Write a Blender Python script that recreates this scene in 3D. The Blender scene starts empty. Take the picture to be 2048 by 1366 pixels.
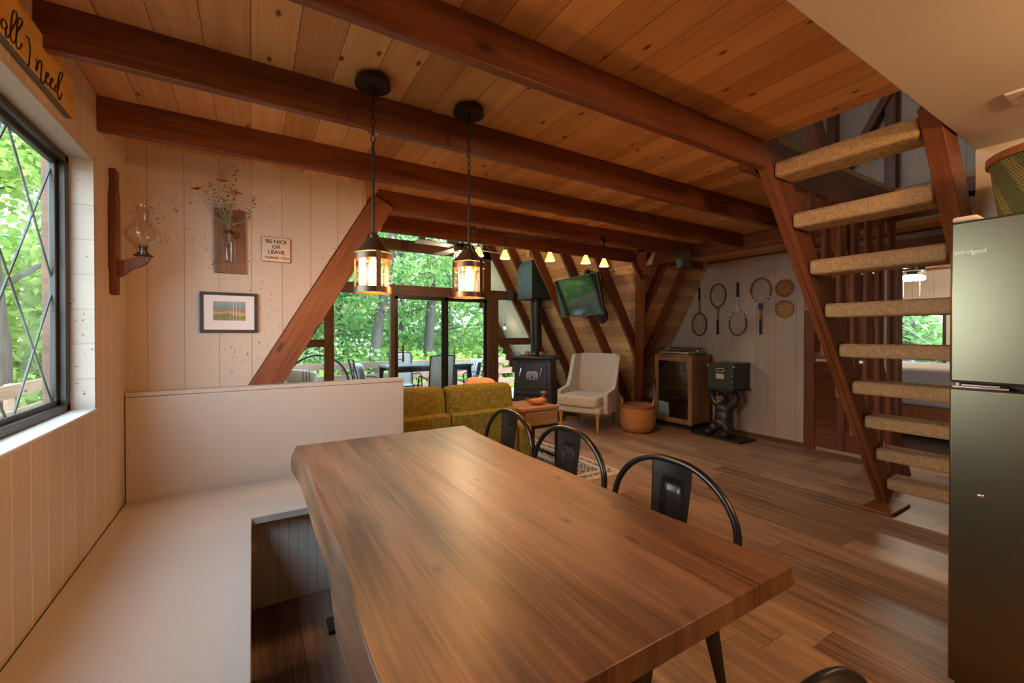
import bpy, bmesh, math, random
from mathutils import Vector, Matrix
random.seed(7)
PI = math.pi
SC = bpy.context.scene
COL = SC.collection
V = Vector

# ------------------------------------------------------------------ materials
def mk(name):
    m = bpy.data.materials.new(name); m.use_nodes = True
    nt = m.node_tree
    return m, nt, nt.nodes['Principled BSDF'], nt.nodes['Material Output']
def nd(nt, t, **kw):
    n = nt.nodes.new(t)
    for k, v in kw.items():
        if k in n.inputs.keys(): n.inputs[k].default_value = v
        else: setattr(n, k, v)
    return n
def lk(nt, a, b): nt.links.new(a, b)
def mth(nt, op, a, b=None, c=None):
    n = nt.nodes.new('ShaderNodeMath'); n.operation = op
    for i, x in enumerate((a, b, c)):
        if x is None: continue
        if isinstance(x, (int, float)): n.inputs[i].default_value = x
        else: lk(nt, x, n.inputs[i])
    return n.outputs[0]
def mixc(nt, f, a, b, mode='MIX'):
    n = nt.nodes.new('ShaderNodeMix'); n.data_type = 'RGBA'; n.blend_type = mode
    for s, x in ((n.inputs[0], f), (n.inputs[6], a), (n.inputs[7], b)):
        if isinstance(x, (int, float)): s.default_value = x
        elif isinstance(x, (tuple, list)): s.default_value = (*x[:3], 1)
        else: lk(nt, x, s)
    return n.outputs[2]
def ramp(nt, fac, stops):
    n = nt.nodes.new('ShaderNodeValToRGB'); e = n.color_ramp.elements
    while len(e) < len(stops): e.new(0.5)
    for el, (p, c) in zip(e, stops):
        el.position = p; el.color = (*c, 1) if len(c) == 3 else c
    lk(nt, fac, n.inputs[0]); return n.outputs[0]
def plain(name, col, rough=0.5, metal=0.0, emit=None, estr=0, spec=0.5, noise=0.0, nscale=30, bump=0.0):
    m, nt, b, o = mk(name)
    b.inputs['Base Color'].default_value = (*col, 1); b.inputs['Roughness'].default_value = rough
    b.inputs['Metallic'].default_value = metal; b.inputs['Specular IOR Level'].default_value = spec
    if emit:
        b.inputs['Emission Color'].default_value = (*emit, 1); b.inputs['Emission Strength'].default_value = estr
    if noise or bump:
        tc = nd(nt, 'ShaderNodeTexCoord'); n = nd(nt, 'ShaderNodeTexNoise', Scale=nscale, Detail=5.0)
        lk(nt, tc.outputs['Object'], n.inputs['Vector'])
        if noise:
            lk(nt, mixc(nt, n.outputs[0], [c * (1 - noise) for c in col], [min(1, c * (1 + noise)) for c in col]), b.inputs['Base Color'])
        if bump:
            bp = nd(nt, 'ShaderNodeBump', Strength=bump, Distance=0.004); lk(nt, n.outputs[0], bp.inputs['Height']); lk(nt, bp.outputs[0], b.inputs['Normal'])
    return m
def objco(nt, rnd=True):
    tc = nd(nt, 'ShaderNodeTexCoord')
    if not rnd: return tc.outputs['Object']
    oi = nd(nt, 'ShaderNodeObjectInfo'); v = nd(nt, 'ShaderNodeVectorMath', operation='ADD')
    sc = mth(nt, 'MULTIPLY', oi.outputs['Random'], 17.0)
    lk(nt, tc.outputs['Object'], v.inputs[0]); lk(nt, sc, v.inputs[1]); return v.outputs[0]
def wood(name, c1, c2, axis=0, s=1.0, rough=0.5, knots=0.0, kcol=(0.05, 0.02, 0.01), fine=0.35, bump=0.15, spec=0.4):
    m, nt, b, o = mk(name); co = objco(nt)
    def mp(al, ac):
        n = nd(nt, 'ShaderNodeMapping'); sc = [ac * s] * 3; sc[axis] = al * s
        n.inputs['Scale'].default_value = sc; lk(nt, co, n.inputs['Vector']); return n.outputs[0]
    n1 = nd(nt, 'ShaderNodeTexNoise', Scale=1.0, Detail=5.0, Distortion=0.8); lk(nt, mp(1.1, 11), n1.inputs['Vector'])
    n2 = nd(nt, 'ShaderNodeTexNoise', Scale=1.0, Detail=4.0); lk(nt, mp(3.0, 95), n2.inputs['Vector'])
    c = ramp(nt, n1.outputs[0], [(0.3, c1), (0.7, c2)])
    c = mixc(nt, fine, c, ramp(nt, n2.outputs[0], [(0.35, [x * 0.55 for x in c1]), (0.65, [min(1, x * 1.15) for x in c2])]))
    if knots:
        vo = nd(nt, 'ShaderNodeTexVoronoi', Scale=1.0); lk(nt, mp(1.6, 4.2), vo.inputs['Vector'])
        k = ramp(nt, vo.outputs['Distance'], [(0.06, (1, 1, 1)), (0.06 + 0.09 * knots, (0, 0, 0))])
        c = mixc(nt, k, c, kcol)
    lk(nt, c, b.inputs['Base Color']); b.inputs['Roughness'].default_value = rough; b.inputs['Specular IOR Level'].default_value = spec
    if bump:
        bp = nd(nt, 'ShaderNodeBump', Strength=bump, Distance=0.003); lk(nt, n2.outputs[0], bp.inputs['Height']); lk(nt, bp.outputs[0], b.inputs['Normal'])
    return m
def planks(name, across, along, width, c1, c2, length=0, groove=(0.02, 0.01, 0.005), gw=0.02, knots=0.0, kcol=(0.10, 0.035, 0.012), rough=0.5, grain=0.5, vary=1.0, chips=0.0, spec=0.4, gs=1.0, kd=1.0, gw1=(14, 0.9, 4.0, 1.0), coat=0, alt=None):
    m, nt, b, o = mk(name)
    tc = nd(nt, 'ShaderNodeTexCoord'); sp = nd(nt, 'ShaderNodeSeparateXYZ'); lk(nt, tc.outputs['Object'], sp.inputs[0])
    A = sp.outputs['XYZ'.index(across)]; L = sp.outputs['XYZ'.index(along)]
    a = mth(nt, 'DIVIDE', A, width); idx = mth(nt, 'FLOOR', a); fr = mth(nt, 'SUBTRACT', a, idx)
    wn = nd(nt, 'ShaderNodeTexWhiteNoise', noise_dimensions='1D'); lk(nt, idx, wn.inputs['W'])
    rnd = wn.outputs['Value']
    gm = mth(nt, 'LESS_THAN', mth(nt, 'MINIMUM', fr, mth(nt, 'SUBTRACT', 1.0, fr)), gw / 2)
    Ls = mth(nt, 'ADD', L, mth(nt, 'MULTIPLY', rnd, 7.3))
    if length:
        l = mth(nt, 'DIVIDE', Ls, length); li = mth(nt, 'FLOOR', l); lf = mth(nt, 'SUBTRACT', l, li)
        w2 = nd(nt, 'ShaderNodeTexWhiteNoise', noise_dimensions='2D'); cb = nd(nt, 'ShaderNodeCombineXYZ')
        lk(nt, idx, cb.inputs[0]); lk(nt, li, cb.inputs[1]); lk(nt, cb.outputs[0], w2.inputs['Vector']); rnd = w2.outputs['Value']
        gm = mth(nt, 'MAXIMUM', gm, mth(nt, 'LESS_THAN', lf, 0.0018 / length))
    def gr(sa, sl, det, dist):
        cb = nd(nt, 'ShaderNodeCombineXYZ')
        lk(nt, mth(nt, 'ADD', mth(nt, 'MULTIPLY', A, sa * gs), mth(nt, 'MULTIPLY', rnd, 31.0)), cb.inputs[0])
        lk(nt, mth(nt, 'ADD', mth(nt, 'MULTIPLY', Ls, sl * gs), mth(nt, 'MULTIPLY', rnd, 53.0)), cb.inputs[1])
        n = nd(nt, 'ShaderNodeTexNoise', Scale=1.0, Detail=det, Distortion=dist, noise_dimensions='2D'); lk(nt, cb.outputs[0], n.inputs['Vector'])
        return n.outputs[0], cb.outputs[0]
    g1, _ = gr(*gw1); g2, _ = gr(110, 2.5, 3.0, 0.2)
    f = mth(nt, 'ADD', mth(nt, 'MULTIPLY', mth(nt, 'SUBTRACT', g1, 0.5), grain * 1.6), mth(nt, 'MULTIPLY', mth(nt, 'SUBTRACT', rnd, 0.5), 0.75 * vary))
    f = mth(nt, 'ADD', f, mth(nt, 'MULTIPLY', mth(nt, 'SUBTRACT', g2, 0.5), grain * 0.9))
    c = ramp(nt, mth(nt, 'ADD', f, 0.5), [(0.0, c1), (1.0, c2)])
    if knots:
        _, kv = gr(8.0 * kd, 3.6 * kd, 2.0, 0); vo = nd(nt, 'ShaderNodeTexVoronoi', Scale=1.0, voronoi_dimensions='2D'); lk(nt, kv, vo.inputs['Vector'])
        sepc = nd(nt, 'ShaderNodeSeparateColor'); lk(nt, vo.outputs['Color'], sepc.inputs[0])
        on = mth(nt, 'GREATER_THAN', sepc.outputs[0], 0.5)
        k = ramp(nt, vo.outputs['Distance'], [(0.03, (1, 1, 1)), (0.03 + 0.10 * knots, (0, 0, 0))])
        c = mixc(nt, mth(nt, 'MULTIPLY', k, on), c, kcol)
    if alt: c = mixc(nt, mth(nt, 'MULTIPLY', mth(nt, 'FRACT', mth(nt, 'MULTIPLY', rnd, 7.7)), 0.75), c, mixc(nt, mth(nt, 'ADD', f, 0.5), [x * .35 for x in alt], alt))
    if chips:
        cn = nd(nt, 'ShaderNodeTexNoise', Scale=75.0, Detail=5.0); lk(nt, tc.outputs['Object'], cn.inputs['Vector'])
        cn2 = nd(nt, 'ShaderNodeTexNoise', Scale=2.3, Detail=2.0); lk(nt, tc.outputs['Object'], cn2.inputs['Vector'])
        k = mth(nt, 'GREATER_THAN', mth(nt, 'ADD', cn.outputs[0], mth(nt, 'MULTIPLY', cn2.outputs[0], 0.35)), 0.985 - chips)
        c = mixc(nt, k, c, (0.16, 0.09, 0.05))
    c = mixc(nt, gm, c, groove)
    lk(nt, c, b.inputs['Base Color']); b.inputs['Roughness'].default_value = rough; b.inputs['Specular IOR Level'].default_value = spec
    b.inputs['Coat Weight'].default_value = coat; b.inputs['Coat Roughness'].default_value = 0.3
    bp = nd(nt, 'ShaderNodeBump', Strength=0.25, Distance=0.004)
    lk(nt, mth(nt, 'SUBTRACT', mth(nt, 'MULTIPLY', g2, 0.3), gm), bp.inputs['Height']); lk(nt, bp.outputs[0], b.inputs['Normal'])
    return m
def glass(name, tint=(1, 1, 1), refl=0.10, rough=0.02, edge=0.35, blend=0.35):
    m, nt, b, o = mk(name); nt.nodes.remove(b)
    t = nd(nt, 'ShaderNodeBsdfTransparent', Color=(*tint, 1)); g = nd(nt, 'ShaderNodeBsdfGlossy', Roughness=rough)
    lw = nd(nt, 'ShaderNodeLayerWeight', Blend=blend); mx = nd(nt, 'ShaderNodeMixShader')
    lk(nt, mth(nt, 'ADD', mth(nt, 'MULTIPLY', lw.outputs['Facing'], edge), refl), mx.inputs[0])
    lk(nt, t.outputs[0], mx.inputs[1]); lk(nt, g.outputs[0], mx.inputs[2]); lk(nt, mx.outputs[0], o.inputs['Surface'])
    return m
def leafmat(name, c1, c2):
    m, nt, b, o = mk(name); nt.nodes.remove(b)
    ge = nd(nt, 'ShaderNodeNewGeometry'); oi = nd(nt, 'ShaderNodeObjectInfo')
    f = mth(nt, 'FRACT', mth(nt, 'ADD', ge.outputs['Random Per Island'], oi.outputs['Random']))
    c = ramp(nt, f, [(0.0, c1), (1.0, c2)])
    d = nd(nt, 'ShaderNodeBsdfDiffuse'); t = nd(nt, 'ShaderNodeBsdfTranslucent'); mx = nd(nt, 'ShaderNodeMixShader', Fac=0.45)
    lk(nt, c, d.inputs[0]); lk(nt, c, t.inputs[0]); lk(nt, d.outputs[0], mx.inputs[1]); lk(nt, t.outputs[0], mx.inputs[2]); lk(nt, mx.outputs[0], o.inputs['Surface'])
    return m
def weave(name, c1, c2, s=90, rough=0.8, bump=0.5):
    m, nt, b, o = mk(name); tc = nd(nt, 'ShaderNodeTexCoord')
    n = nd(nt, 'ShaderNodeTexNoise', Scale=s, Detail=3.0); mp = nd(nt, 'ShaderNodeMapping'); mp.inputs['Scale'].default_value = (0.25, 0.25, 2.0)
    lk(nt, tc.outputs['Object'], mp.inputs['Vector']); lk(nt, mp.outputs[0], n.inputs['Vector'])
    n2 = nd(nt, 'ShaderNodeTexNoise', Scale=s, Detail=3.0); mp2 = nd(nt, 'ShaderNodeMapping'); mp2.inputs['Scale'].default_value = (2.0, 2.0, 0.25)
    lk(nt, tc.outputs['Object'], mp2.inputs['Vector']); lk(nt, mp2.outputs[0], n2.inputs['Vector'])
    f = mth(nt, 'MULTIPLY', mth(nt, 'ADD', n.outputs[0], n2.outputs[0]), 0.5)
    lk(nt, ramp(nt, f, [(0.38, c1), (0.62, c2)]), b.inputs['Base Color']); b.inputs['Roughness'].default_value = rough; b.inputs['Specular IOR Level'].default_value = 0.15
    bp = nd(nt, 'ShaderNodeBump', Strength=bump, Distance=0.002); lk(nt, f, bp.inputs['Height']); lk(nt, bp.outputs[0], b.inputs['Normal'])
    return m

M = {}
M['beam'] = wood('dark_stained_beam', (0.10, 0.024, 0.009), (0.23, 0.068, 0.025), 0, 1.0, 0.42, knots=0.5)
M['beam_red'] = wood('red_stained_post', (0.15, 0.042, 0.014), (0.27, 0.085, 0.03), 0, 1.0, 0.45, knots=0.4)
M['frame_wood'] = wood('brown_window_timber', (0.11, 0.048, 0.024), (0.22, 0.105, 0.054), 0, 1.0, 0.5)
M['ceil'] = planks('cedar_ceiling', 'X', 'Y', 0.135, (0.44, 0.19, 0.065), (0.82, 0.44, 0.185), knots=0.55, gw=0.018, groove=(0.10, 0.035, 0.012), rough=0.5)
M['slope'] = planks('pine_slope_boards', 'Z', 'Y', 0.108, (0.52, 0.29, 0.125), (0.84, 0.56, 0.29), knots=0.9, gw=0.03, groove=(0.14, 0.06, 0.025), rough=0.55, kd=1.3)
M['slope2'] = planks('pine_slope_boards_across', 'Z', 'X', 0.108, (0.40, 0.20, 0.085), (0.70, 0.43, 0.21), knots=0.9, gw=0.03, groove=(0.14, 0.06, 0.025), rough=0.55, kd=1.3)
WH1, WH2 = (0.46, 0.375, 0.295), (0.54, 0.455, 0.37)
M['white_y'] = planks('white_boards_left', 'Y', 'Z', 0.118, WH1, WH2, gw=0.03, groove=(0.80, 0.72, 0.62), rough=0.55, grain=0.5, vary=0.5, chips=0.0)
M['white_x'] = planks('white_boards_back', 'X', 'Z', 0.155, WH1, WH2, gw=0.018, groove=(0.25, 0.17, 0.10), rough=0.6, grain=0.5, vary=0.5, chips=0.085)
M['white_r'] = planks('white_boards_right', 'Y', 'Z', 0.23, WH1, WH2, gw=0.016, groove=(0.22, 0.16, 0.11), rough=0.6, grain=0.5, vary=0.6, chips=0.04)
M['reveal'] = planks('white_reveal_boards', 'Z', 'X', 0.14, (0.42, 0.36, 0.29), (0.50, 0.43, 0.36), gw=0.02, groove=(0.35, 0.25, 0.17), rough=0.6, grain=0.6, vary=0.6, chips=0.10)
M['sill'] = planks('white_sill_boards', 'Y', 'X', 0.34, (0.50, 0.45, 0.39), (0.58, 0.53, 0.47), gw=0.006, groove=(0.35, 0.3, 0.25), rough=0.5, grain=0.5, vary=0.3, chips=0.08)
M['paint'] = plain('white_painted_bench', (0.50, 0.43, 0.355), 0.38, noise=0.03, nscale=6)
M['bead'] = planks('beadboard', 'X', 'Z', 0.042, (0.60, 0.55, 0.48), (0.66, 0.60, 0.53), gw=0.10, groove=(0.40, 0.36, 0.31), rough=0.5, grain=0.1, vary=0.1)
M['drywall'] = plain('cream_drywall', (0.72, 0.62, 0.50), 0.7, noise=0.02, nscale=12)
M['floor'] = planks('vinyl_floor', 'X', 'Y', 0.18, (0.125, 0.074, 0.049), (0.43, 0.285, 0.195), length=1.2, gw=0.010, groove=(0.06, 0.03, 0.02), rough=0.40, grain=0.85, vary=0.75, spec=0.4)
M['table'] = planks('rustic_table_top', 'X', 'Y', 0.222, (0.060, 0.023, 0.009), (0.37, 0.158, 0.058), gw=0.004, groove=(0.10, 0.04, 0.016), knots=0.5, kcol=(0.045, 0.02, 0.01), rough=0.37, grain=0.85, vary=0.6, spec=0.45, kd=0.7, gw1=(9, 1.3, 7.0, 0.3), alt=(0.27, 0.17, 0.115))
M['black_metal'] = plain('dark_gunmetal', (0.055, 0.048, 0.042), 0.30, 0.85)
M['matte_black'] = plain('matte_black', (0.012, 0.012, 0.012), 0.5)
M['bronze'] = plain('oil_rubbed_bronze', (0.035, 0.026, 0.020), 0.45, 0.6)
M['lantern'] = plain('lantern_metal', (0.12, 0.075, 0.045), 0.4, 0.7)
M['bronze_frame'] = plain('dark_bronze_frame', (0.035, 0.030, 0.024), 0.4, 0.3)
M['pane'] = glass('window_glass', (0.97, 1, 0.985), 0.035, 0.0, 0.22, 0.25)
M['seeded'] = glass('seeded_lantern_glass', (1.0, 0.84, 0.66), 0.08, 0.14, 0.25)
M['clear'] = glass('clear_glass', (0.95, 0.93, 0.90), 0.04, 0.03, 0.45)
M['cab_glass'] = glass('smoked_cabinet_glass', (0.80, 0.84, 0.86), 0.20, 0.06, 0.3)
M['bulb'] = plain('warm_filament_bulb', (1, 0.8, 0.5), 0.5, emit=(1.0, 0.47, 0.16), estr=185)
M['amber'] = plain('amber_shade', (0.9, 0.40, 0.06), 0.4, emit=(1.0, 0.36, 0.05), estr=2.6)
M['track_bulb'] = plain('track_lamp_bulb', (1, 0.8, 0.5), 0.5, emit=(1.0, 0.55, 0.22), estr=1500)
M['fan_bulb'] = plain('fan_lamp_bulb', (1, 0.85, 0.6), 0.5, emit=(1.0, 0.72, 0.42), estr=420)
M['string_bulb'] = plain('small_outdoor_bulb', (1, .85, .6), .5, emit=(1, .75, .45), estr=22)
M['led'] = plain('fan_light_lens', (1, 0.95, 0.85), 0.5, emit=(1.0, 0.86, 0.66), estr=50)
M['dome'] = plain('kitchen_dome_lens', (1, 0.9, 0.75), 0.5, emit=(1.0, 0.60, 0.30), estr=62)
M['steel'] = plain('brushed_stainless', (0.20, 0.175, 0.108), 0.31, 0.95)
M['steel_dark'] = plain('grey_body', (0.06, 0.055, 0.05), 0.5, 0.2)
M['chrome'] = plain('chrome', (0.75, 0.74, 0.72), 0.15, 1.0)
M['carpet'] = weave('tan_carpet', (0.36, 0.225, 0.10), (0.66, 0.45, 0.23), 160, 0.95, 0.8)
M['olive'] = weave('olive_upholstery', (0.125, 0.095, 0.012), (0.27, 0.205, 0.035), 60, 0.85, 0.4)
M['linen'] = weave('grey_linen', (0.42, 0.39, 0.35), (0.62, 0.58, 0.53), 110, 0.9, 0.4)
M['oak'] = wood('oak_leg', (0.50, 0.25, 0.09), (0.66, 0.37, 0.15), 2, 1.2, 0.45)
M['oak_dark'] = wood('walnut_leg', (0.16, 0.09, 0.05), (0.24, 0.14, 0.08), 2, 1.2, 0.5)
M['rustic_x'] = wood('rustic_oak_x', (0.20, 0.10, 0.05), (0.38, 0.21, 0.11), 0, 1.0, 0.5, knots=0.2)
M['rustic_y'] = wood('rustic_oak_y', (0.20, 0.10, 0.05), (0.38, 0.21, 0.11), 1, 1.0, 0.5, knots=0.2)
M['rustic_z'] = wood('rustic_oak_z', (0.19, 0.095, 0.045), (0.35, 0.19, 0.095), 2, 1.0, 0.5, knots=0.25)
M['walnut'] = wood('walnut_bracket', (0.085, 0.026, 0.010), (0.16, 0.055, 0.022), 2, 1.5, 0.5, spec=0.25)
M['barn'] = wood('barn_board', (0.12, 0.055, 0.030), (0.22, 0.11, 0.062), 2, 1.3, 0.6, knots=0.3)
M['sign_wood'] = wood('pine_sign', (0.44, 0.24, 0.045), (0.60, 0.36, 0.085), 1, 1.4, 0.55)
M['sign_edge'] = plain('dark_sign_edge', (0.10, 0.075, 0.04), 0.6)
M['ink'] = plain('black_lettering', (0.012, 0.010, 0.009), 0.6)
M['tin'] = plain('hammered_tin', (0.66, 0.60, 0.55), 0.32, 0.6, noise=0.12, nscale=60, bump=0.6)
M['louver'] = wood('louver_door_wood', (0.12, 0.034, 0.013), (0.22, 0.07, 0.026), 1, 1.0, 0.45)
M['louver_z'] = wood('louver_door_stile', (0.12, 0.034, 0.013), (0.21, 0.066, 0.025), 2, 1.0, 0.45)

# ------------------------------------------------------------------ mesh helpers
OFF = {}
def off(o): return OFF.get(o.name, V((0, 0, 0))) if o else V((0, 0, 0))
def thing(name, label, cat, loc=(0, 0, 0), group=None, local=False):
    o = bpy.data.objects.new(name, None); COL.objects.link(o); o.empty_display_size = 0.05
    o.location = loc; o['label'] = label; o['category'] = cat
    if group: o['group'] = group
    OFF[o.name] = V((0, 0, 0)) if local else V(loc)
    return o
def tag(o, label=None, cat=None, group=None, kind=None):
    for k, v in (('label', label), ('category', cat), ('group', group), ('kind', kind)):
        if v: o[k] = v
    return o
def rotm(v, up=V((0, 0, 1))):
    x = V(v).normalized(); z = V(up); y = z.cross(x)
    if y.length < 1e-4: y = V((0, 1, 0)).cross(x)
    y.normalize(); z = x.cross(y)
    return Matrix((x, y, z)).transposed()
class MB:
    def __init__(s): s.v = []; s.f = []
    def add(s, vs, fs):
        b = len(s.v); s.v += [V(p) for p in vs]; s.f += [tuple(i + b for i in f) for f in fs]; return s
    def box(s, x0, x1, y0, y1, z0, z1):
        return s.add([(x0, y0, z0), (x1, y0, z0), (x1, y1, z0), (x0, y1, z0), (x0, y0, z1), (x1, y0, z1), (x1, y1, z1), (x0, y1, z1)],
                     [(3, 2, 1, 0), (4, 5, 6, 7), (0, 1, 5, 4), (1, 2, 6, 5), (2, 3, 7, 6), (3, 0, 4, 7)])
    def obox(s, c, size, R=None):
        c = V(c); h = V(size) / 2; R = R or Matrix.Identity(3); b = len(s.v)
        m = MB().box(-h.x, h.x, -h.y, h.y, -h.z, h.z)
        return s.add([c + R @ p for p in m.v], m.f)
    def bar(s, p0, p1, w, h, up=(0, 0, 1)):
        p0 = V(p0); p1 = V(p1); return s.obox((p0 + p1) / 2, ((p1 - p0).length, w, h), rotm(p1 - p0, up))
    def tube(s, pts, r, n=8, closed=False):
        pts = [V(p) for p in pts]; N = len(pts); rs = r if isinstance(r, (list, tuple)) else [r] * N
        tan = []
        for i in range(N):
            a = pts[(i - 1) % N] if closed or i > 0 else pts[i]; b = pts[(i + 1) % N] if closed or i < N - 1 else pts[i]
            tan.append((b - a).normalized())
        nrm = tan[0].orthogonal().normalized(); vs = []
        for i in range(N):
            nrm = (nrm - tan[i] * nrm.dot(tan[i]))
            nrm = nrm.normalized() if nrm.length > 1e-6 else tan[i].orthogonal().normalized()
            bi = tan[i].cross(nrm)
            vs += [pts[i] + (nrm * math.cos(2 * PI * k / n) + bi * math.sin(2 * PI * k / n)) * rs[i] for k in range(n)]
        fs = []
        for i in range(N if closed else N - 1):
            j = (i + 1) % N
            fs += [(i * n + k, i * n + (k + 1) % n, j * n + (k + 1) % n, j * n + k) for k in range(n)]
        if not closed: fs += [tuple(range(n - 1, -1, -1)), tuple((N - 1) * n + k for k in range(n))]
        return s.add(vs, fs)
    def lathe(s, prof, c=(0, 0, 0), n=24, R=None, cap=True, a0=0.0):
        c = V(c); R = R or Matrix.Identity(3); vs = []; m = len(prof)
        for r, z in prof: vs += [c + R @ V((r * math.cos(a0 + 2 * PI * k / n), r * math.sin(a0 + 2 * PI * k / n), z)) for k in range(n)]
        fs = [(i * n + k, i * n + (k + 1) % n, (i + 1) * n + (k + 1) % n, (i + 1) * n + k) for i in range(m - 1) for k in range(n)]
        if cap: fs += [tuple(range(n - 1, -1, -1)), tuple((m - 1) * n + k for k in range(n))]
        return s.add(vs, fs)
    def prism(s, poly, a, b, axis='Y'):
        n = len(poly)
        def p(u, w, t): return {'X': (t, u, w), 'Y': (u, t, w), 'Z': (u, w, t)}[axis]
        vs = [p(u, w, a) for u, w in poly] + [p(u, w, b) for u, w in poly]
        fs = [tuple(range(n)), tuple(range(2 * n - 1, n - 1, -1))] + [(i, i + n, (i + 1) % n + n, (i + 1) % n) for i in range(n)]
        return s.add(vs, fs)
    def slab(s, pts, d):
        pts = [V(p) for p in pts]; d = V(d); n = len(pts)
        return s.add(pts + [p + d for p in pts], [tuple(range(n)), tuple(range(2 * n - 1, n - 1, -1))] + [(i, i + n, (i + 1) % n + n, (i + 1) % n) for i in range(n)])
    def sup(s, c, abc, e1=1.0, e2=1.0, R=None, nu=20, nv=12):
        c = V(c); R = R or Matrix.Identity(3)
        sg = lambda x, e: math.copysign(abs(x) ** e, x)
        vs = []
        for j in range(1, nv):
            t = -PI / 2 + PI * j / nv
            for i in range(nu):
                u = 2 * PI * i / nu
                vs.append(c + R @ V((abc[0] * sg(math.cos(t), e1) * sg(math.cos(u), e2), abc[1] * sg(math.cos(t), e1) * sg(math.sin(u), e2), abc[2] * sg(math.sin(t), e1))))
        fs = [(j * nu + i, j * nu + (i + 1) % nu, (j + 1) * nu + (i + 1) % nu, (j + 1) * nu + i) for j in range(nv - 2) for i in range(nu)]
        b = len(vs); vs += [c + R @ V((0, 0, -abc[2])), c + R @ V((0, 0, abc[2]))]
        fs += [(b, (i + 1) % nu, i) for i in range(nu)] + [(b + 1, (nv - 2) * nu + i, (nv - 2) * nu + (i + 1) % nu) for i in range(nu)]
        return s.add(vs, fs)
    def grid(s, fn, nu, nv, closed=False):
        vs = [V(fn(i / (nu if closed else nu - 1), j / (nv - 1))) for j in range(nv) for i in range(nu)]
        fs = [(j * nu + i, j * nu + (i + 1) % nu, (j + 1) * nu + (i + 1) % nu, (j + 1) * nu + i) for j in range(nv - 1) for i in range(nu if closed else nu - 1)]
        return s.add(vs, fs)
    def build(s, name, mat, parent=None, bevel=0, seg=2, smooth=True, sub=0, remesh=0, recalc=True, angle=35):
        me = bpy.data.meshes.new(name); o_ = off(parent)
        me.from_pydata([p - o_ for p in s.v], [], s.f)
        if recalc:
            bm = bmesh.new(); bm.from_mesh(me); bmesh.ops.recalc_face_normals(bm, faces=bm.faces); bm.to_mesh(me); bm.free()
        o = bpy.data.objects.new(name, me); COL.objects.link(o)
        me.materials.append(M[mat] if isinstance(mat, str) else mat)
        if smooth:
            me.polygons.foreach_set('use_smooth', [True] * len(me.polygons)); me.set_sharp_from_angle(angle=math.radians(angle))
        if remesh:
            r = o.modifiers.new('remesh', 'REMESH'); r.mode = 'VOXEL'; r.voxel_size = remesh; r.use_smooth_shade = True
            sm = o.modifiers.new('smooth', 'SMOOTH'); sm.iterations = 4
        if bevel:
            b = o.modifiers.new('bevel', 'BEVEL'); b.width = bevel; b.segments = seg; b.limit_method = 'ANGLE'; b.angle_limit = math.radians(40)
        if sub:
            b = o.modifiers.new('sub', 'SUBSURF'); b.levels = sub; b.render_levels = sub
        if parent: o.parent = parent; OFF[o.name] = o_
        return o
def bar_obj(name, p0, p1, w, h, mat, up=(0, 0, 1), parent=None, bevel=0.004):
    """a timber whose grain runs along its own local X axis"""
    p0 = V(p0); p1 = V(p1); L = (p1 - p0).length
    o = MB().box(-L / 2, L / 2, -w / 2, w / 2, -h / 2, h / 2).build(name, mat, None, bevel=bevel)
    mt = rotm(p1 - p0, up).to_4x4(); mt.translation = (p0 + p1) / 2 - off(parent)
    o.matrix_world = mt
    if parent: o.parent = parent; OFF[o.name] = V((0, 0, 0))
    return o
def smooth_path(pts, k=6, closed=False):
    pts = [V(p) for p in pts]; n = len(pts); out = []
    for i in range(n if closed else n - 1):
        g = lambda j: pts[j % n] if closed else pts[max(0, min(n - 1, j))]
        a, b, c, d = g(i - 1), g(i), g(i + 1), g(i + 2)
        for q in range(k):
            t = q / k
            out.append(0.5 * ((2 * b) + (c - a) * t + (2 * a - 5 * b + 4 * c - d) * t * t + (3 * b - a - 3 * c + d) * t ** 3))
    if not closed: out.append(pts[-1])
    return out
def copy_tree(o, parent=None):
    c = o.copy(); COL.objects.link(c); c.parent = parent
    for ch in list(o.children): copy_tree(ch, c)
    return c
def text(name, body, size, mat, M4, parent=None, ext=0.001, bold=0.0, align='CENTER', sx=1.0):
    cu = bpy.data.curves.new(name, 'FONT'); cu.body = body; cu.size = size; cu.extrude = ext; cu.offset = bold; cu.align_x = align; cu.align_y = 'CENTER'
    tmp = bpy.data.objects.new('tmp_text', cu); COL.objects.link(tmp); dg = bpy.context.evaluated_depsgraph_get(); me = bpy.data.meshes.new_from_object(tmp.evaluated_get(dg)); bpy.data.objects.remove(tmp); me.name = name
    me.materials.clear(); me.materials.append(M[mat]); o = bpy.data.objects.new(name, me); COL.objects.link(o)
    M4 = M4.copy(); M4.translation -= off(parent); M4 = M4 @ Matrix.Diagonal((sx, 1, 1, 1)); o.matrix_world = M4
    if parent: o.parent = parent
    return o
def Rz(a): return Matrix.Rotation(a, 3, 'Z')
def struct(o, label, cat):
    return tag(o, label, cat, kind='structure')

# ------------------------------------------------------------------ camera, world
cam = bpy.data.cameras.new('camera'); co = bpy.data.objects.new('camera', cam); COL.objects.link(co); SC.camera = co
cam.sensor_width = 36; cam.lens = 853.6 / 2048 * 36; cam.clip_start = 0.02; cam.shift_y = -9.04 / 2048
co.location = (0, 0, 1.30); co.rotation_euler = (math.radians(90 - 0.4), 0, -math.radians(31.35))
w = bpy.data.worlds.new('world'); SC.world = w; w.use_nodes = True
bg = w.node_tree.nodes['Background']
wt = w.node_tree
tc = nd(wt, 'ShaderNodeTexCoord'); sp = nd(wt, 'ShaderNodeSeparateXYZ'); lk(wt, tc.outputs['Generated'], sp.inputs[0])
lk(wt, ramp(wt, sp.outputs[2], [(0.0, (0.78, 0.90, 1.0)), (0.6, (0.56, 0.76, 1.0))]), bg.inputs[0])
bg.inputs[1].default_value = SKY = 5.6
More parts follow.
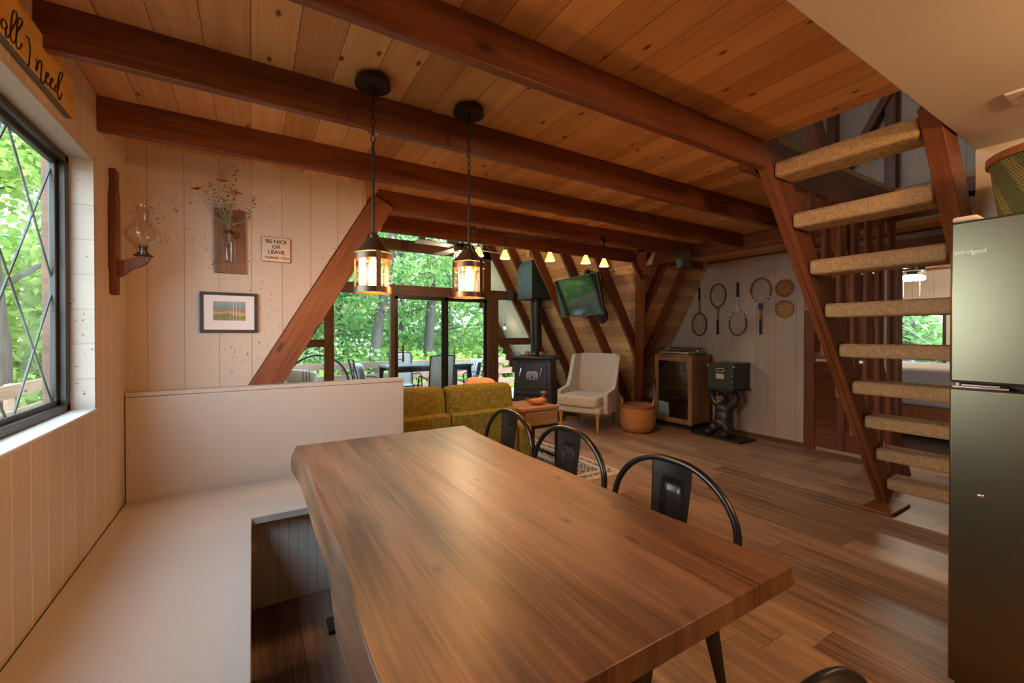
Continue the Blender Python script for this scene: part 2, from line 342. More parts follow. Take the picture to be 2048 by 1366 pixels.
sun = bpy.data.lights.new('sun', 'SUN'); so = bpy.data.objects.new('sun', sun); COL.objects.link(so)
sun.energy = 2.6; sun.angle = math.radians(10); sun.color = (1, 0.96, 0.86)
so.rotation_euler = (math.radians(40), 0, math.radians(28)); so.location = (0, -6, 12)
SC.view_settings.view_transform = 'Standard'; SC.view_settings.look = 'None'; SC.view_settings.gamma = 1; SC.view_settings.exposure = 1.35
SC.view_settings.use_curve_mapping = False
cy = SC.cycles; cy.max_bounces = 7; cy.diffuse_bounces = 4; cy.glossy_bounces = 3; cy.transmission_bounces = 4; cy.transparent_max_bounces = 12
cy.caustics_reflective = False; cy.caustics_refractive = False; cy.sample_clamp_indirect = 6.0; cy.use_denoising = True
cy.use_adaptive_sampling = True; cy.adaptive_threshold = 0.02

# ------------------------------------------------------------------ the room shell
ZC = 2.285
struct(MB().box(-0.75, 8.6, -2.4, 6.75, -0.10, 0.0).build('floor', 'floor', smooth=False), 'brown wood plank floor of the whole cabin', 'floor')
struct(MB().box(-0.665, 2.245, 0.575, 3.60, ZC, ZC + 0.04).box(2.245, 4.40, 1.375, 3.60, ZC, ZC + 0.04).box(4.40, 5.43, 0.575, 3.72, ZC, ZC + 0.04).build('ceiling', 'ceil', smooth=False), 'orange cedar plank ceiling above the dark beams', 'ceiling')
struct(MB().box(-0.665, 2.90, -2.4, 0.572, 2.15, 2.275).build('ceiling_kitchen', 'drywall', bevel=0.004), 'smooth cream ceiling over the refrigerator corner', 'ceiling')
# left wall with the window opening
wl = MB()
WY0, WY1, WZ0, WZ1 = 0.95, 2.375, 0.985, 2.012
wl.box(-0.665, -0.545, -2.4, WY0, 0, ZC).box(-0.665, -0.545, WY1, 2.885, 0, ZC).box(-0.665, -0.545, WY0, WY1, 0, WZ0).box(-0.665, -0.545, WY0, WY1, WZ1, ZC)
struct(wl.build('wall_left', 'white_y', smooth=False), 'white board wall with the deep window and the oil lamp bracket', 'wall')
rv = MB().box(-0.66, -0.546, WY1 - 0.012, WY1 + 0.0, WZ0, WZ1).box(-0.66, -0.546, WY0, WY0 + 0.012, WZ0, WZ1).box(-0.66, -0.546, WY0, WY1, WZ1 - 0.012, WZ1)
struct(rv.build('trim_1', 'reveal', smooth=False), 'white chipped boards lining the sides of the left window', 'trim')
struct(MB().box(-0.66, -0.538, WY0, WY1, WZ0 - 0.002, WZ0 + 0.012).build('trim_2', 'sill', bevel=0.004), 'white worn sill board under the left window', 'trim')
struct(MB().prism([(-0.545, 0.095), (0.640, 2.150), (0.635, ZC), (-0.545, ZC)], 2.885, 2.93, 'Y').build('wall_back', 'white_x', smooth=False), 'white board wall with the flower vase, small sign and framed picture', 'wall')
# right gable wall (rackets) with the two door openings, running on up behind the loft
XR = 5.43
wr = MB()
wr.box(XR, XR + 0.07, 2.45, 4.90, 0, 2.30).box(XR, XR + 0.07, 0.575, 0.80, 0, 4.6).box(XR, XR + 0.07, 0.80, 2.45, 2.035, 4.6).box(XR, XR + 0.07, 2.45, 4.90, 2.30, 4.6).box(XR, XR + 0.07, 1.64, 1.74, 0, 2.035)
struct(wr.build('wall_right', 'white_r', smooth=False), 'white board gable wall with four rackets hung on it', 'wall')
struct(MB().box(2.85, 2.95, -2.4, 0.575, 0, 2.15).box(2.95, 5.43, 0.48, 0.55, 0, 4.6).build('wall_kitchen', 'drywall', bevel=0.004), 'cream wall behind the refrigerator', 'wall')
struct(MB().box(-0.665, 2.95, -2.5, -2.4, 0, 2.3).build('wall_rear', 'white_x', smooth=False), 'white board wall behind the viewer', 'wall')
struct(MB().box(XR - 0.012, XR, 2.45, 4.88, 0, 0.045).build('baseboard_right', 'frame_wood'), 'thin brown base strip under the racket wall', 'baseboard')
# roof slopes
RX = 5.26; LX = -0.58; K = 0.577; FY = 4.88; FK = 0.545
rs = MB().slab([(RX, FY - 0.02, 0), (RX, 6.74, 0), (RX - K * 4.9, 6.74, 4.9), (RX - K * 4.9, FY - FK * 4.9, 4.9)], (0.10, 0, 0.05))
struct(rs.build('wall_slope_right', 'slope', smooth=False), 'sloping knotty pine board wall behind the television', 'wall')
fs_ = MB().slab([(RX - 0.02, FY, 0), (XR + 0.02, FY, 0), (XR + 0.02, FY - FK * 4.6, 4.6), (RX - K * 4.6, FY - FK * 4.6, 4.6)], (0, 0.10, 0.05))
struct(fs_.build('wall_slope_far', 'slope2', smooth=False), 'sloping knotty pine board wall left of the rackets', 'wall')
ls = MB().slab([(LX, 2.93, 0), (LX, 6.74, 0), (LX + K * 4.9, 6.74, 4.9), (LX + K * 4.9, 2.93, 4.9)], (-0.10, 0, 0.05))
struct(ls.build('wall_slope_left', 'slope', smooth=False), 'sloping pine board wall on the sofa side', 'wall')
struct(MB().box(-0.665, 5.5, -2.4, 3.6, 4.58, 4.66).box(-0.665, LX + 3.2, 2.89, 6.74, 4.7, 4.76).build('ceiling_loft', 'ceil', smooth=False), 'board ceiling high above the loft', 'ceiling')
struct(MB().box(-0.665, -0.6, -2.4, 3.0, 2.33, 4.6).box(-0.665, 5.45, -2.45, -2.4, 2.3, 4.6).box(5.43, 5.5, -2.45, .575, 2.2, 4.6).box(2.95, 5.45, -2.4, .48, 2.2, 2.3).build('wall_loft', 'white_y', smooth=False), 'white board walls of the loft', 'wall')
# ceiling beams
BL = ['nearest dark ceiling beam, running into the stair', 'second dark ceiling beam, just behind the pendant canopies', 'third dark ceiling beam, touching the white wall corner',
      'fourth dark ceiling beam, with the track light under it', 'fifth dark ceiling beam, at the loft edge above the sofa']
for i, (y, x0, x1) in enumerate([(1.19, -0.545, 2.25), (1.80, -0.545, 4.12), (2.40, -0.545, 4.12), (2.955, 0.635, 4.12), (3.56, 0.70, 3.86)]):
    o = bar_obj('ceiling_beam', (x0, y + 0.019, 2.2155), (x1, y + 0.019, 2.2155), 0.038, 0.139, 'beam'); struct(o, BL[i], 'beam')
def timber(name, p0, p1, w, h, label, mat='beam', up=(0, 0, 1)):
    return struct(bar_obj(name, p0, p1, w, h, mat, up), label, 'beam')
timber('rim_beam', (4.14, 1.33, 2.205), (4.14, 3.66, 2.205), 0.045, 0.15, 'dark rim beam crossing the right ends of the ceiling beams')
timber('header_beam', (5.40, 1.30, 2.335), (5.40, 3.72, 2.335), 0.06, 0.13, 'dark beam along the top of the racket wall')
timber('header_beam', (4.10, 3.655, 2.235), (5.28, 3.655, 2.235), 0.04, 0.10, 'dark beam across the top of the far pine slope')
timber('landing_beam', (2.30, 1.35, 2.31), (4.44, 1.35, 2.31), 0.04, 0.22, 'dark beam under the carpeted landing edge behind the stair')
timber('landing_beam', (4.42, 0.58, 2.31), (4.42, 1.37, 2.31), 0.04, 0.22, 'dark beam at the right end of the stair opening')
timber('header_beam', (5.38, 0.60, 2.13), (5.38, 2.46, 2.13), 0.05, 0.15, 'dark beam above the bedroom doorway')
struct(MB().box(2.30, 4.44, 1.325, 1.62, 2.42, 2.465).box(4.395, 4.75, 0.58, 1.62, 2.42, 2.465).build('landing_edge', 'carpet', bevel=0.015), 'tan carpet rolled over the loft landing edge', 'carpet')
# left A-frame rafter and right-hand rafters
def lx(z, o=0.0685): return o + 0.578 * (z - 1)
timber('rafter', (lx(0.05), 2.931, 0.05), (lx(2.19), 2.931, 2.19), 0.085, 0.152, 'red-brown slanted rafter beside the framed picture', 'beam_red')
RF = 5.10
rl = ['slanted rafter at the right end of the window wall', 'slanted rafter left of the stove pipe box', 'slanted rafter right of the stove pipe box', 'slanted rafter partly behind the television', 'slanted rafter just right of the television']
for i, y in enumerate([6.55, 5.98, 5.40, 4.77, 4.16]):
    xo = 0.075
    timber('rafter', (RF + xo - K * (1.0 if i == 4 else .02), y, 1.0 if i == 4 else .02), (RF + xo - K * 4.3, y, 4.3), 0.042, 0.14, rl[i], 'beam')
timber('rafter', (RF + 0.075 - K * 1.97, 3.585, 1.97), (RF + 0.075 - K * 2.25, 3.585, 2.25), 0.042, 0.14, 'short rafter piece meeting the valley post')
# valley post and the far-slope rafters
def vly(z): return V((RX - K * z - 0.05, FY - FK * z - 0.16, z))
timber('valley_post', vly(0.0), vly(2.28), 0.085, 0.11, 'dark valley post where the two pine slopes meet', 'beam_red', (0.6, -0.8, 0))
for i, (x, z0, z1) in enumerate([(4.46, 1.42, 2.26), (4.89, 0.66, 2.26)]):
    timber('rafter', (x, FY - 0.05 - FK * z0, z0), (x, FY - 0.05 - FK * z1, z1), 0.045, 0.11, ['slanted rafter just right of the valley post', 'slanted rafter nearer the racket wall'][i], 'beam')
timber('collar_board', (3.62, 5.47, 2.53), (4.10, 5.47, 2.53), 0.04, 0.10, 'pale board above the stove pipe box', 'slope')
# open rafter and loft framing behind the stair
timber('rafter', (5.02, 1.45, 0.0), (3.05, 1.50, 3.40), 0.09, 0.12, 'old dark rafter slanting down behind the stair', 'beam')
for y0, z0, z1, lb in [(1.62, 2.465, 4.4, 'dark loft post behind the top stair treads'), (2.12, 2.465, 4.4, 'dark loft post left of the slanted loft brace')]:
    timber('loft_post', (5.39, y0 + 0.04, z0), (5.39, y0 + 0.04, z1), 0.09, 0.07, lb, 'beam', (1, 0, 0))
timber('loft_brace', (5.385, 2.08, 2.95), (5.385, 1.62, 3.75), 0.07, 0.11, 'dark slanted brace in the loft above the stair', 'beam', (1, 0, 0))
# slats hanging beside the stair
sl = thing('slat_screen', 'row of upright wooden slats hanging behind the stair', 'screen', (3.7, 1.40, 0))
for i in range(7):
    x = 3.05 + 0.222 * i; zb = max(0.035, 2.378 - (x - 2.257) * 1.326 + 0.12)
    bar_obj('slat', (x, 1.345, zb), (x, 1.345, 2.20), 0.06, 0.038, 'beam_red', (0, 1, 0), sl)

# ------------------------------------------------------------------ left window
wn = thing('window_1', 'large window with wire lattice in the left wall', 'window', (-0.62, 1.4, WZ0)); wn['kind'] = 'structure'
a0, a1, b0, b1 = WY0 + 0.012, WY1 - 0.012, WZ0 + 0.012, WZ1 - 0.012
fr = MB()
for (x0, x1, t) in ((-0.648, -0.618, 0.035), (-0.66, -0.64, 0.058)):
    fr.box(x0, x1, a0, a0 + t, b0, b1).box(x0, x1, a1 - t, a1, b0, b1).box(x0, x1, a0, a1, b0, b0 + t * 0.8).box(x0, x1, a0, a1, b1 - t * 0.8, b1)
fr.build('frame', 'bronze_frame', wn, bevel=0.003)
MB().box(-0.652, -0.649, a0 + .03, a1 - .03, b0 + .03, b1 - .03).build('pane', 'pane', wn, smooth=False)
la = MB()
ylo, yhi, zlo, zhi = a0 + .03, a1 - .03, b0 + .03, b1 - .03
for k in range(-6, 8):
    for sg in (1, -1):
        zr = 1.965 - .48 * k; q = []
        for i in range(241):
            y = yhi + (ylo - yhi) * i / 240; z = zr + sg * 1.337 * (yhi - y)
            if zlo <= z <= zhi: q.append((-0.655, y, z))
        if len(q) > 1: la.tube([q[0], q[-1]], 0.0042, 5)
M['lattice'] = plain('grey_lattice_wire', (0.07, 0.085, 0.07), 0.7)
la.build('lattice', 'lattice', wn)
struct(MB().box(-0.70, -0.672, WY1 + .002, WY1 + .09, .3, 2.2).build('trim_3', 'frame_wood'), 'brown outer casing of the left window', 'trim')

# ------------------------------------------------------------------ glazed gable wall with sliding door
YW = 6.62
def wbar(parent, name, x0, x1, z0, z1, d=0.10, mat='frame_wood', y=YW):
    if x1 - x0 > z1 - z0: return bar_obj(name, (x0, y + d / 2, (z0 + z1) / 2), (x1, y + d / 2, (z0 + z1) / 2), d, z1 - z0, mat, (0, 0, 1), parent, 0.003)
    return bar_obj(name, ((x0 + x1) / 2, y + d / 2, z0), ((x0 + x1) / 2, y + d / 2, z1), x1 - x0, d, mat, (0, 1, 0), parent, 0.003)
w2 = thing('window_2', 'tall glazed gable wall facing the trees', 'window', (2.4, YW, 0)); w2['kind'] = 'structure'
wbar(w2, 'mullion', 0.888, 1.015, 0, 1.92); wbar(w2, 'mullion', 1.03, 1.15, 2.07, 3.4); wbar(w2, 'mullion', 3.60, 3.75, 0, 1.92); wbar(w2, 'mullion', 3.44, 3.60, 2.07, 3.2)
wbar(w2, 'mullion', 2.30, 2.40, 2.78, 4.6)
wbar(w2, 'transom', 0.40, 4.10, 1.915, 2.07); wbar(w2, 'transom', 0.90, 3.70, 2.61, 2.78); wbar(w2, 'transom', -0.1, 0.888, 1.11, 1.222); wbar(w2, 'transom', 3.75, 4.55, 1.105, 1.228)
wbar(w2, 'transom', -0.5, 1.84, -0.0, 0.12); wbar(w2, 'transom', 3.75, 5.15, 0.0, 0.12)
pn = [[(0.12, 0.10), (0.888, 0.10), (0.888, 1.915), (0.5, 1.915), (-0.45, 0.10)], [(1.015, 0.10), (1.84, 0.10), (1.84, 1.92), (1.015, 1.92)],
      [(0.55, 2.05), (3.95, 2.05), (3.2, 3.3), (2.34, 4.75), (1.4, 3.3)], [(3.75, 0.10), (5.1, 0.10), (4.08, 1.915), (3.75, 1.915)]]
for p in pn: MB().prism(p, YW + 0.05, YW + 0.056, 'Y').build('pane', 'pane', w2, smooth=False)
struct(bar_obj('trim_4', (LX + 0.02, YW + 0.05, 0.0), (LX + K * 4.85, YW + 0.05, 4.85), 0.11, 0.13, 'frame_wood', (0, 1, 0)), 'brown timber along the left edge of the glazed gable', 'trim')
struct(bar_obj('trim_5', (RX - 0.02, YW + 0.05, 0.0), (RX - K * 4.85, YW + 0.05, 4.85), 0.11, 0.13, 'frame_wood', (0, 1, 0)), 'brown timber along the right edge of the glazed gable', 'trim')
d1 = thing('door_1', 'sliding glass door to the deck', 'door', (2.7, YW, 0)); d1['kind'] = 'structure'
for x0, x1 in ((1.84, 1.90), (3.545, 3.60)): wbar(d1, 'jamb', x0, x1, 0, 1.915, 0.10)
def sash(x0, x1, y, nm):
    f = MB(); t = 0.055
    f.box(x0, x0 + t, y, y + .03, .03, 1.90).box(x1 - t, x1, y, y + .03, .03, 1.90).box(x0, x1, y, y + .03, .03, .12).box(x0, x1, y, y + .03, 1.85, 1.91)
    s_ = f.build(nm, 'bronze_frame', d1, bevel=0.003)
    MB().box(x0 + t - .005, x1 - t + .005, y + .012, y + .018, .11, 1.86).build('pane', 'pane', s_, smooth=False)
    return s_
s1 = sash(1.90, 2.80, YW + .02, 'sliding_sash'); sash(2.70, 3.545, YW + .06, 'fixed_sash')
h = MB().bar((2.02, YW - .03, 0.86), (2.02, YW - .03, 1.13), .028, .028, (0, 1, 0)).build('handle', 'oak_dark', s1, bevel=.008)
MB().tube([(1.95, YW + .02, .90), (2.02, YW - .03, .90)], .007).tube([(1.95, YW + .02, 1.09), (2.02, YW - .03, 1.09)], .007).build('handle_bracket', 'chrome', s1)
# louvered closet door and bedroom doorway
d2 = thing('door_2', 'louvered wooden closet door left of the bedroom doorway', 'door', (XR, 2.07, 0)); d2['kind'] = 'structure'
for y0, y1 in ((2.335, 2.445), (1.74, 1.80), (2.05, 2.12)):
    MB().box(XR - .012, XR + .022, y0, y1, 0.035 if y0 < 2.3 else 0, 2.035).build('stile' if y0 < 2.3 else 'jamb', 'louver_z', d2, bevel=.003)
for y0, y1 in ((1.80, 2.05), (2.12, 2.335)):
    MB().box(XR - .005, XR + .02, y0, y1, .035, .26).build('bottom_panel', 'louver', d2, bevel=.003)
    MB().box(XR - .005, XR + .02, y0, y1, 1.02, 1.10).box(XR - .005, XR + .02, y0, y1, 1.93, 2.03).build('rail', 'louver', d2, bevel=.003)
    lv = MB()
    for i in range(43):
        z = .275 + i * .0385
        if 1.0 < z < 1.11 or z > 1.925: continue
        lv.obox((XR + .006, (y0 + y1) / 2, z), (.058, y1 - y0, .006), Matrix.Rotation(-0.85, 3, 'Y'))
    tag(lv.build('louvers', 'louver', d2), kind='stuff')
struct(MB().box(XR - .02, XR + .08, 1.60, 1.66, 0, 2.05).build('trim_6', 'louver_z', bevel=.004), 'dark post at the left of the bedroom doorway', 'trim')
# bedroom shell
bw = MB().box(8.30, 8.40, -0.2, 1.94, 0, 2.6).box(8.30, 8.40, 3.1, 4.9, 0, 2.6).box(8.30, 8.40, 1.94, 3.1, 0, 0.75).box(8.30, 8.40, 1.94, 3.1, 1.61, 2.6).box(5.5, 8.40, -0.3, -0.2, 0, 2.6).box(5.55, 8.4, 4.88, 4.95, 0, 2.6)
struct(bw.build('wall_bedroom', 'white_r', smooth=False), 'white board walls of the bedroom seen through the stair', 'wall')
struct(MB().box(5.5, 8.4, -0.3, 4.95, 2.45, 2.55).build('ceiling_bedroom', 'ceil', smooth=False), 'wood ceiling of the bedroom', 'ceiling')
timber('bedroom_beam', (7.2, -0.2, 2.40), (7.2, 4.9, 2.40), 0.09, 0.14, 'orange-brown bedroom beam holding the small fan light', 'beam_red')
timber('bedroom_beam', (8.2, -0.2, 2.27), (8.2, 4.9, 2.27), 0.09, 0.14, 'brown beam above the bedroom window', 'beam_red')
w3 = thing('window_3', 'bedroom window with white diagonal lattice seen through the stair', 'window', (8.33, 2.5, .75)); w3['kind'] = 'structure'
MB().box(8.31, 8.36, 1.94, 1.98, .75, 1.61).box(8.31, 8.36, 3.06, 3.1, .75, 1.61).box(8.31, 8.36, 1.94, 3.1, .75, .79).box(8.31, 8.36, 1.94, 3.1, 1.57, 1.61).build('frame', 'bronze_frame', w3)
MB().box(8.345, 8.35, 1.97, 3.07, .78, 1.58).build('pane', 'pane', w3, smooth=False)
la = MB()
for i in range(-2, 5):
    for sg in (1, -1):
        pts = []
        for q in range(21):
            y = 1.98 + 1.08 * q / 20; z = 0.79 + sg * (y - 1.98 - 0.20) * 0.9 + i * 0.42 + (0.42 if sg < 0 else 0)
            if .79 <= z <= 1.57: pts.append((8.335, y, z))
        if len(pts) > 1: la.tube([pts[0], pts[-1]], .006, 5)
M['white_lattice'] = plain('white_lattice', (.8, .8, .8), .5)
la.build('lattice', 'white_lattice', w3)
struct(MB().box(-0.541, 0.865, 2.815, 2.880, 0, .982).build('wall_partition', 'paint', bevel=.003), 'low white partition behind the bench', 'partition')
struct(MB().box(-0.541, 0.867, 2.8135, 2.882, .984, 1.006).build('trim_7', 'paint', bevel=.002), 'thin white cap on the low partition', 'trim')

# ------------------------------------------------------------------ built-in bench
bn = thing('bench', 'white L-shaped built-in bench along the window wall and partition', 'bench', (-0.27, 2.3, 0))
MB().add([(-0.538, -1.2, .425), (-0.005, -1.2, .425), (-0.005, 2.278, .425), (0.862, 2.278, .425), (0.862, 2.812, .425), (-0.538, 2.812, .425)] + [(-0.538, -1.2, .46), (-0.005, -1.2, .46), (-0.005, 2.278, .46), (0.862, 2.278, .46), (0.862, 2.812, .46), (-0.538, 2.812, .46)],
         [(0, 1, 2, 3, 4, 5), (11, 10, 9, 8, 7, 6)] + [(i, i + 6, (i + 1) % 6 + 6, (i + 1) % 6) for i in range(6)]).build('seat', 'paint', bn, bevel=.003)
MB().box(-0.05, 0.84, 2.344, 2.365, 0, .424).build('front_panel', 'bead', bn, smooth=False)
MB().box(-0.055, -0.035, -1.2, 2.36, 0, .424).build('front_panel', 'paint', bn, smooth=False)

# ------------------------------------------------------------------ dining table
tb = thing('dining_table', 'large rustic brown dining table with a wavy live edge', 'table', (0.62, 1.4, 0))
L = [(0.18, 2.300), (0.172, 2.20), (0.172, 2.05), (0.186, 1.935), (0.192, 1.80), (0.188, 1.70), (0.180, 1.573), (0.175, 1.45), (0.176, 1.355), (0.183, 1.207), (0.190, 1.129), (0.185, 1.036), (0.179, 0.966), (0.171, 0.884), (0.168, 0.80), (0.166, 0.70), (0.170, 0.60), (0.176, 0.505)]
R_ = [(1.067, 2.305), (1.050, 2.0), (1.046, 1.68), (1.056, 1.337), (1.057, 1.122), (1.050, 0.865), (1.063, 0.734), (1.062, 0.62), (1.070, 0.505)]
def rs_(pts, n):
    P = smooth_path([(x, y, 0) for x, y in pts], 8); o = []
    for i in range(n):
        y = pts[0][1] + (pts[-1][1] - pts[0][1]) * i / (n - 1)
        b = min(range(len(P) - 1), key=lambda k: 0 if min(P[k].y, P[k + 1].y) - 1e-9 <= y <= max(P[k].y, P[k + 1].y) + 1e-9 else min(abs(P[k].y - y), abs(P[k + 1].y - y)) + 1)
        d = P[b + 1].y - P[b].y; t = 0 if abs(d) < 1e-9 else max(0, min(1, (y - P[b].y) / d))
        o.append((P[b].x + (P[b + 1].x - P[b].x) * t, y))
    return o
n = 60; LL = rs_(L, n); RR = rs_(R_, n); m = MB(); vs = []
for i in range(n):
    lxx, y = LL[i]; rxx = RR[i][0]; wv = 0.008 * math.sin(y * 7 + 1)
    vs += [(lxx, y, .76), (rxx, y, .76), (rxx + .022 + wv * .3, y, .712), (lxx - .028 - wv, y, .712)]
fs = []
for i in range(n - 1):
    for k in range(4): fs.append((i * 4 + k, i * 4 + (k + 1) % 4, (i + 1) * 4 + (k + 1) % 4, (i + 1) * 4 + k))
fs += [(0, 1, 2, 3), ((n - 1) * 4 + 3, (n - 1) * 4 + 2, (n - 1) * 4 + 1, (n - 1) * 4)]
m.add(vs, fs).build('tabletop', 'table', tb, bevel=.0025, angle=30)
for y in (0.80, 2.02):
    MB().bar((0.33, y, 0.006), (0.80, y, 0.700), .05, .08, (0, 1, 0)).bar((0.80, y, 0.006), (0.33, y, 0.700), .05, .08, (0, 1, 0)).box(0.27, 0.86, y - .05, y + .05, .702, .7115).box(0.28, 0.38, y - .05, y + .05, 0, .02).box(0.75, 0.85, y - .05, y + .05, 0, .02).build('leg', 'matte_black', tb, bevel=.002)

# ------------------------------------------------------------------ metal dining chairs (faces +X in its own frame)
def make_chair():
    t = thing('metal_chair', 'x', 'chair', (0, 0, 0), 'metal chairs around the dining table', local=True)
    m = MB()
    def st(u, v):
        x = -.18 + .36 * u; y = -.18 + .36 * v; e = max(abs(u - .5), abs(v - .5)) * 2
        return (x, y, .452 - .012 * (1 - e ** 3) - (.018 if e > .97 else 0))
    m.grid(st, 17, 17); m.build('seat', 'black_metal', t, recalc=False, angle=60)
    MB().box(-.185, .185, -.185, -.179, .40, .448).box(-.185, .185, .179, .185, .40, .448).box(.179, .185, -.185, .185, .40, .448).box(-.185, -.179, -.185, .185, .40, .448).build('apron', 'black_metal', t, bevel=.002)
    for sx in (1, -1):
        for sy in (1, -1):
            a = MB(); T = V((sx * .165, sy * .165, .44)); B = V((sx * .205, sy * .205, 0))
            pts = []
            for z, wd in ((0, .030), (.15, .036), (.30, .060), (.44, .095)):
                c = B + (T - B) * (z / .44); pts.append((c, wd))
            vs = []
            for c, wd in pts: vs += [c + V((sx * .02 - sx * wd, sy * .02, 0)), c + V((sx * .02, sy * .02, 0)), c + V((sx * .02, sy * .02 - sy * wd, 0))]
            fs = [(i * 3 + k, i * 3 + k + 1, (i + 1) * 3 + k + 1, (i + 1) * 3 + k) for i in range(3) for k in range(2)]
            o = a.add(vs, fs).build('leg', 'black_metal', t, recalc=False)
            so_ = o.modifiers.new('thick', 'SOLIDIFY'); so_.thickness = .003
            MB().obox(B + V((sx * .008, sy * .008, .008)), (.03, .03, .016)).build('foot', 'matte_black', o)
    half = [(-.205, 0, .842), (-.205, .07, .838), (-.203, .14, .815), (-.20, .205, .768), (-.193, .248, .705), (-.178, .262, .635), (-.12, .258, .575), (-.03, .244, .530), (.07, .222, .490), (.14, .195, .445)]
    path = [(x, -y, z) for x, y, z in half[::-1]] + half[1:]
    MB().tube(smooth_path(path, 4), .0125, 10).build('back_frame', 'black_metal', t, angle=80)
    def sp_(u, v):
        z = .838 - .385 * v; wd = .088 - .022 * v; y = (u - .5) * 2 * wd
        x = -.205 + .05 * v ** 1.5 - .012 * (1 - (2 * u - 1) ** 2)
        uu = abs(2 * u - 1); e = 0
        zz = (z - .60) / .20
        on = (abs(uu - .48) < .09 and .46 < z < .74) or (abs(z - .75) < .012 and uu < .45)
        return (x - (.006 if on else 0), y, z)
    o = MB().grid(sp_, 25, 41).build('splat', 'black_metal', t, recalc=False, angle=60)
    q = o.modifiers.new('thick', 'SOLIDIFY'); q.thickness = .002
    for sy in (1, -1):
        MB().lathe([(.0, 0), (.009, .0), (.006, .005), (0, .006)], (.13, sy * .188, .43), 8, Matrix.Rotation(-sy * PI / 2, 3, 'X'), cap=False).build('rivet', 'chrome', t)
    return t
ch = make_chair()
cl = [((1.095, 2.158), PI, 'dark metal chair farthest along the table, in front of the sofa corner'), ((1.095, 1.606), PI, 'middle dark metal chair on the long side of the table'),
      ((1.095, 1.02), PI, 'dark metal chair showing a green reflection on its back plate'), ((0.575, 0.47), PI / 2, 'dark metal chair tucked under the near end of the table')]
for i, ((x, y), a, lb) in enumerate(cl):
    o = ch if i == 0 else copy_tree(ch)
    o.location = (x, y, 0); o.rotation_euler.z = a; o['label'] = lb

# ------------------------------------------------------------------ pendant lanterns
def make_pendant():
    t = thing('pendant_lamp', 'x', 'lamp', (0, 0, 0), 'lantern pendants over the dining table', local=True)
    MB().lathe([(0, 0), (.066, 0), (.067, .006), (.063, .026), (.01, .034), (0, .036)], (0, 0, -.036), 32).lathe([(0, 0), (.008, 0), (.008, .03), (0, .03)], (0, 0, -.062), 10).build('canopy', 'bronze', t)
    c = MB(); z = -.060
    for i in range(7):
        pts = []
        for q in range(14):
            a = 2 * PI * q / 14; u = .0075 * math.cos(a); v = .0185 * math.sin(a)
            pts.append((u, 0, z - .0165 + v) if i % 2 else (0, u, z - .0165 + v))
        c.tube(pts, .0021, 6, True); z -= .0315
    tag(c.build('chain', 'bronze', t), kind='stuff')
    ROD0, ROD1 = z + .004, -.605
    MB().tube([(0, 0, ROD0), (0, 0, ROD1)], .0058, 10).lathe([(.006, 0), (.012, .004), (.014, .02), (.008, .03), (0, .031)], (0, 0, ROD1 - .02), 12).build('rod', 'bronze', t)
    zt, zb, r = -.675, -.828, .0675
    g = MB(); ph0 = 0.55
    g.lathe([(r, zt - .004), (r + .001, zt - .004), (r + .001, zt - .026), (r, zt - .026), (r - .002, zt - .015), (r, zt - .004)], n=40, cap=False)
    g.lathe([(r, zb), (r + .0015, zb), (r + .0015, zb + .022), (r, zb + .022), (r - .002, zb + .01), (r, zb)], n=40, cap=False)
    g.lathe([(.020, -.618), (.022, -.618), (r + .001, zt), (r - .002, zt), (.020, -.622)], n=40, cap=False)
    for k in range(3):
        a = ph0 + k * 2 * PI / 3; d = V((math.cos(a), math.sin(a), 0)); tn = V((-math.sin(a), math.cos(a), 0))
        pl = [d * .016 + V((0, 0, -.600)), d * .030 + V((0, 0, -.628)), d * (r + .003) + V((0, 0, zt + .002)), d * (r + .003) + V((0, 0, zb))]
        for p, q in zip(pl, pl[1:]): g.bar(p, q, .017, .0022, d)
    g.build('cage', 'lantern', t)
    MB().lathe([(r - .003, zt - .003), (r - .003, zb + .004)], n=40, cap=False).build('glass_shade', 'seeded', t)
    s_ = MB().lathe([(0, 0), (.015, 0), (.017, -.012), (.017, -.034), (.013, -.038), (0, -.038)], (0, 0, -.660), 16).build('socket', 'lantern', t)
    MB().lathe([(.010, -.698), (.013, -.706), (.0165, -.725), (.0175, -.760), (.014, -.788), (.006, -.797), (0, -.798)], n=18, cap=False).build('bulb', 'bulb', s_)
    return t
pd = make_pendant(); pd.location = (0.400, 1.682, ZC); pd['label'] = 'lantern pendant lamp nearer the white wall and picture'
p2 = copy_tree(pd); p2.location = (0.806, 1.683, ZC); p2['label'] = 'lantern pendant lamp farther from the white wall, before the ceiling fan'; p2.rotation_euler.z = 0.35

# ------------------------------------------------------------------ wall decoration
sc = thing('wall_lamp', 'dark walnut wall bracket holding a clear glass oil lamp chimney', 'wall lamp', (-0.545, 2.60, 1.75))
pf = [(2.572, 2.045), (2.628, 2.045), (2.632, 2.01), (2.622, 1.99), (2.632, 1.945), (2.645, 1.925), (2.645, 1.60), (2.632, 1.575), (2.632, 1.50), (2.624, 1.478), (2.576, 1.478), (2.568, 1.50), (2.568, 1.575), (2.555, 1.60), (2.555, 1.925), (2.568, 1.945), (2.578, 1.99), (2.568, 2.01)]
MB().prism(pf, -0.5445, -0.520, 'X').build('back_board', 'walnut', sc, bevel=.003)
MB().prism([(2.572, 1.905), (2.628, 1.905), (2.628, 1.64), (2.572, 1.64)], -0.521, -0.5185, 'X').build('inset_panel', 'barn', sc, bevel=.001)
MB().prism([(-.520, 1.635), (-.500, 1.638), (-.47, 1.648), (-.445, 1.663), (-.405, 1.663), (-.405, 1.650), (-.418, 1.630), (-.440, 1.612), (-.468, 1.600), (-.488, 1.580), (-.505, 1.562), (-.520, 1.560)], 2.588, 2.612, 'Y').build('arm', 'walnut', sc, bevel=.002)
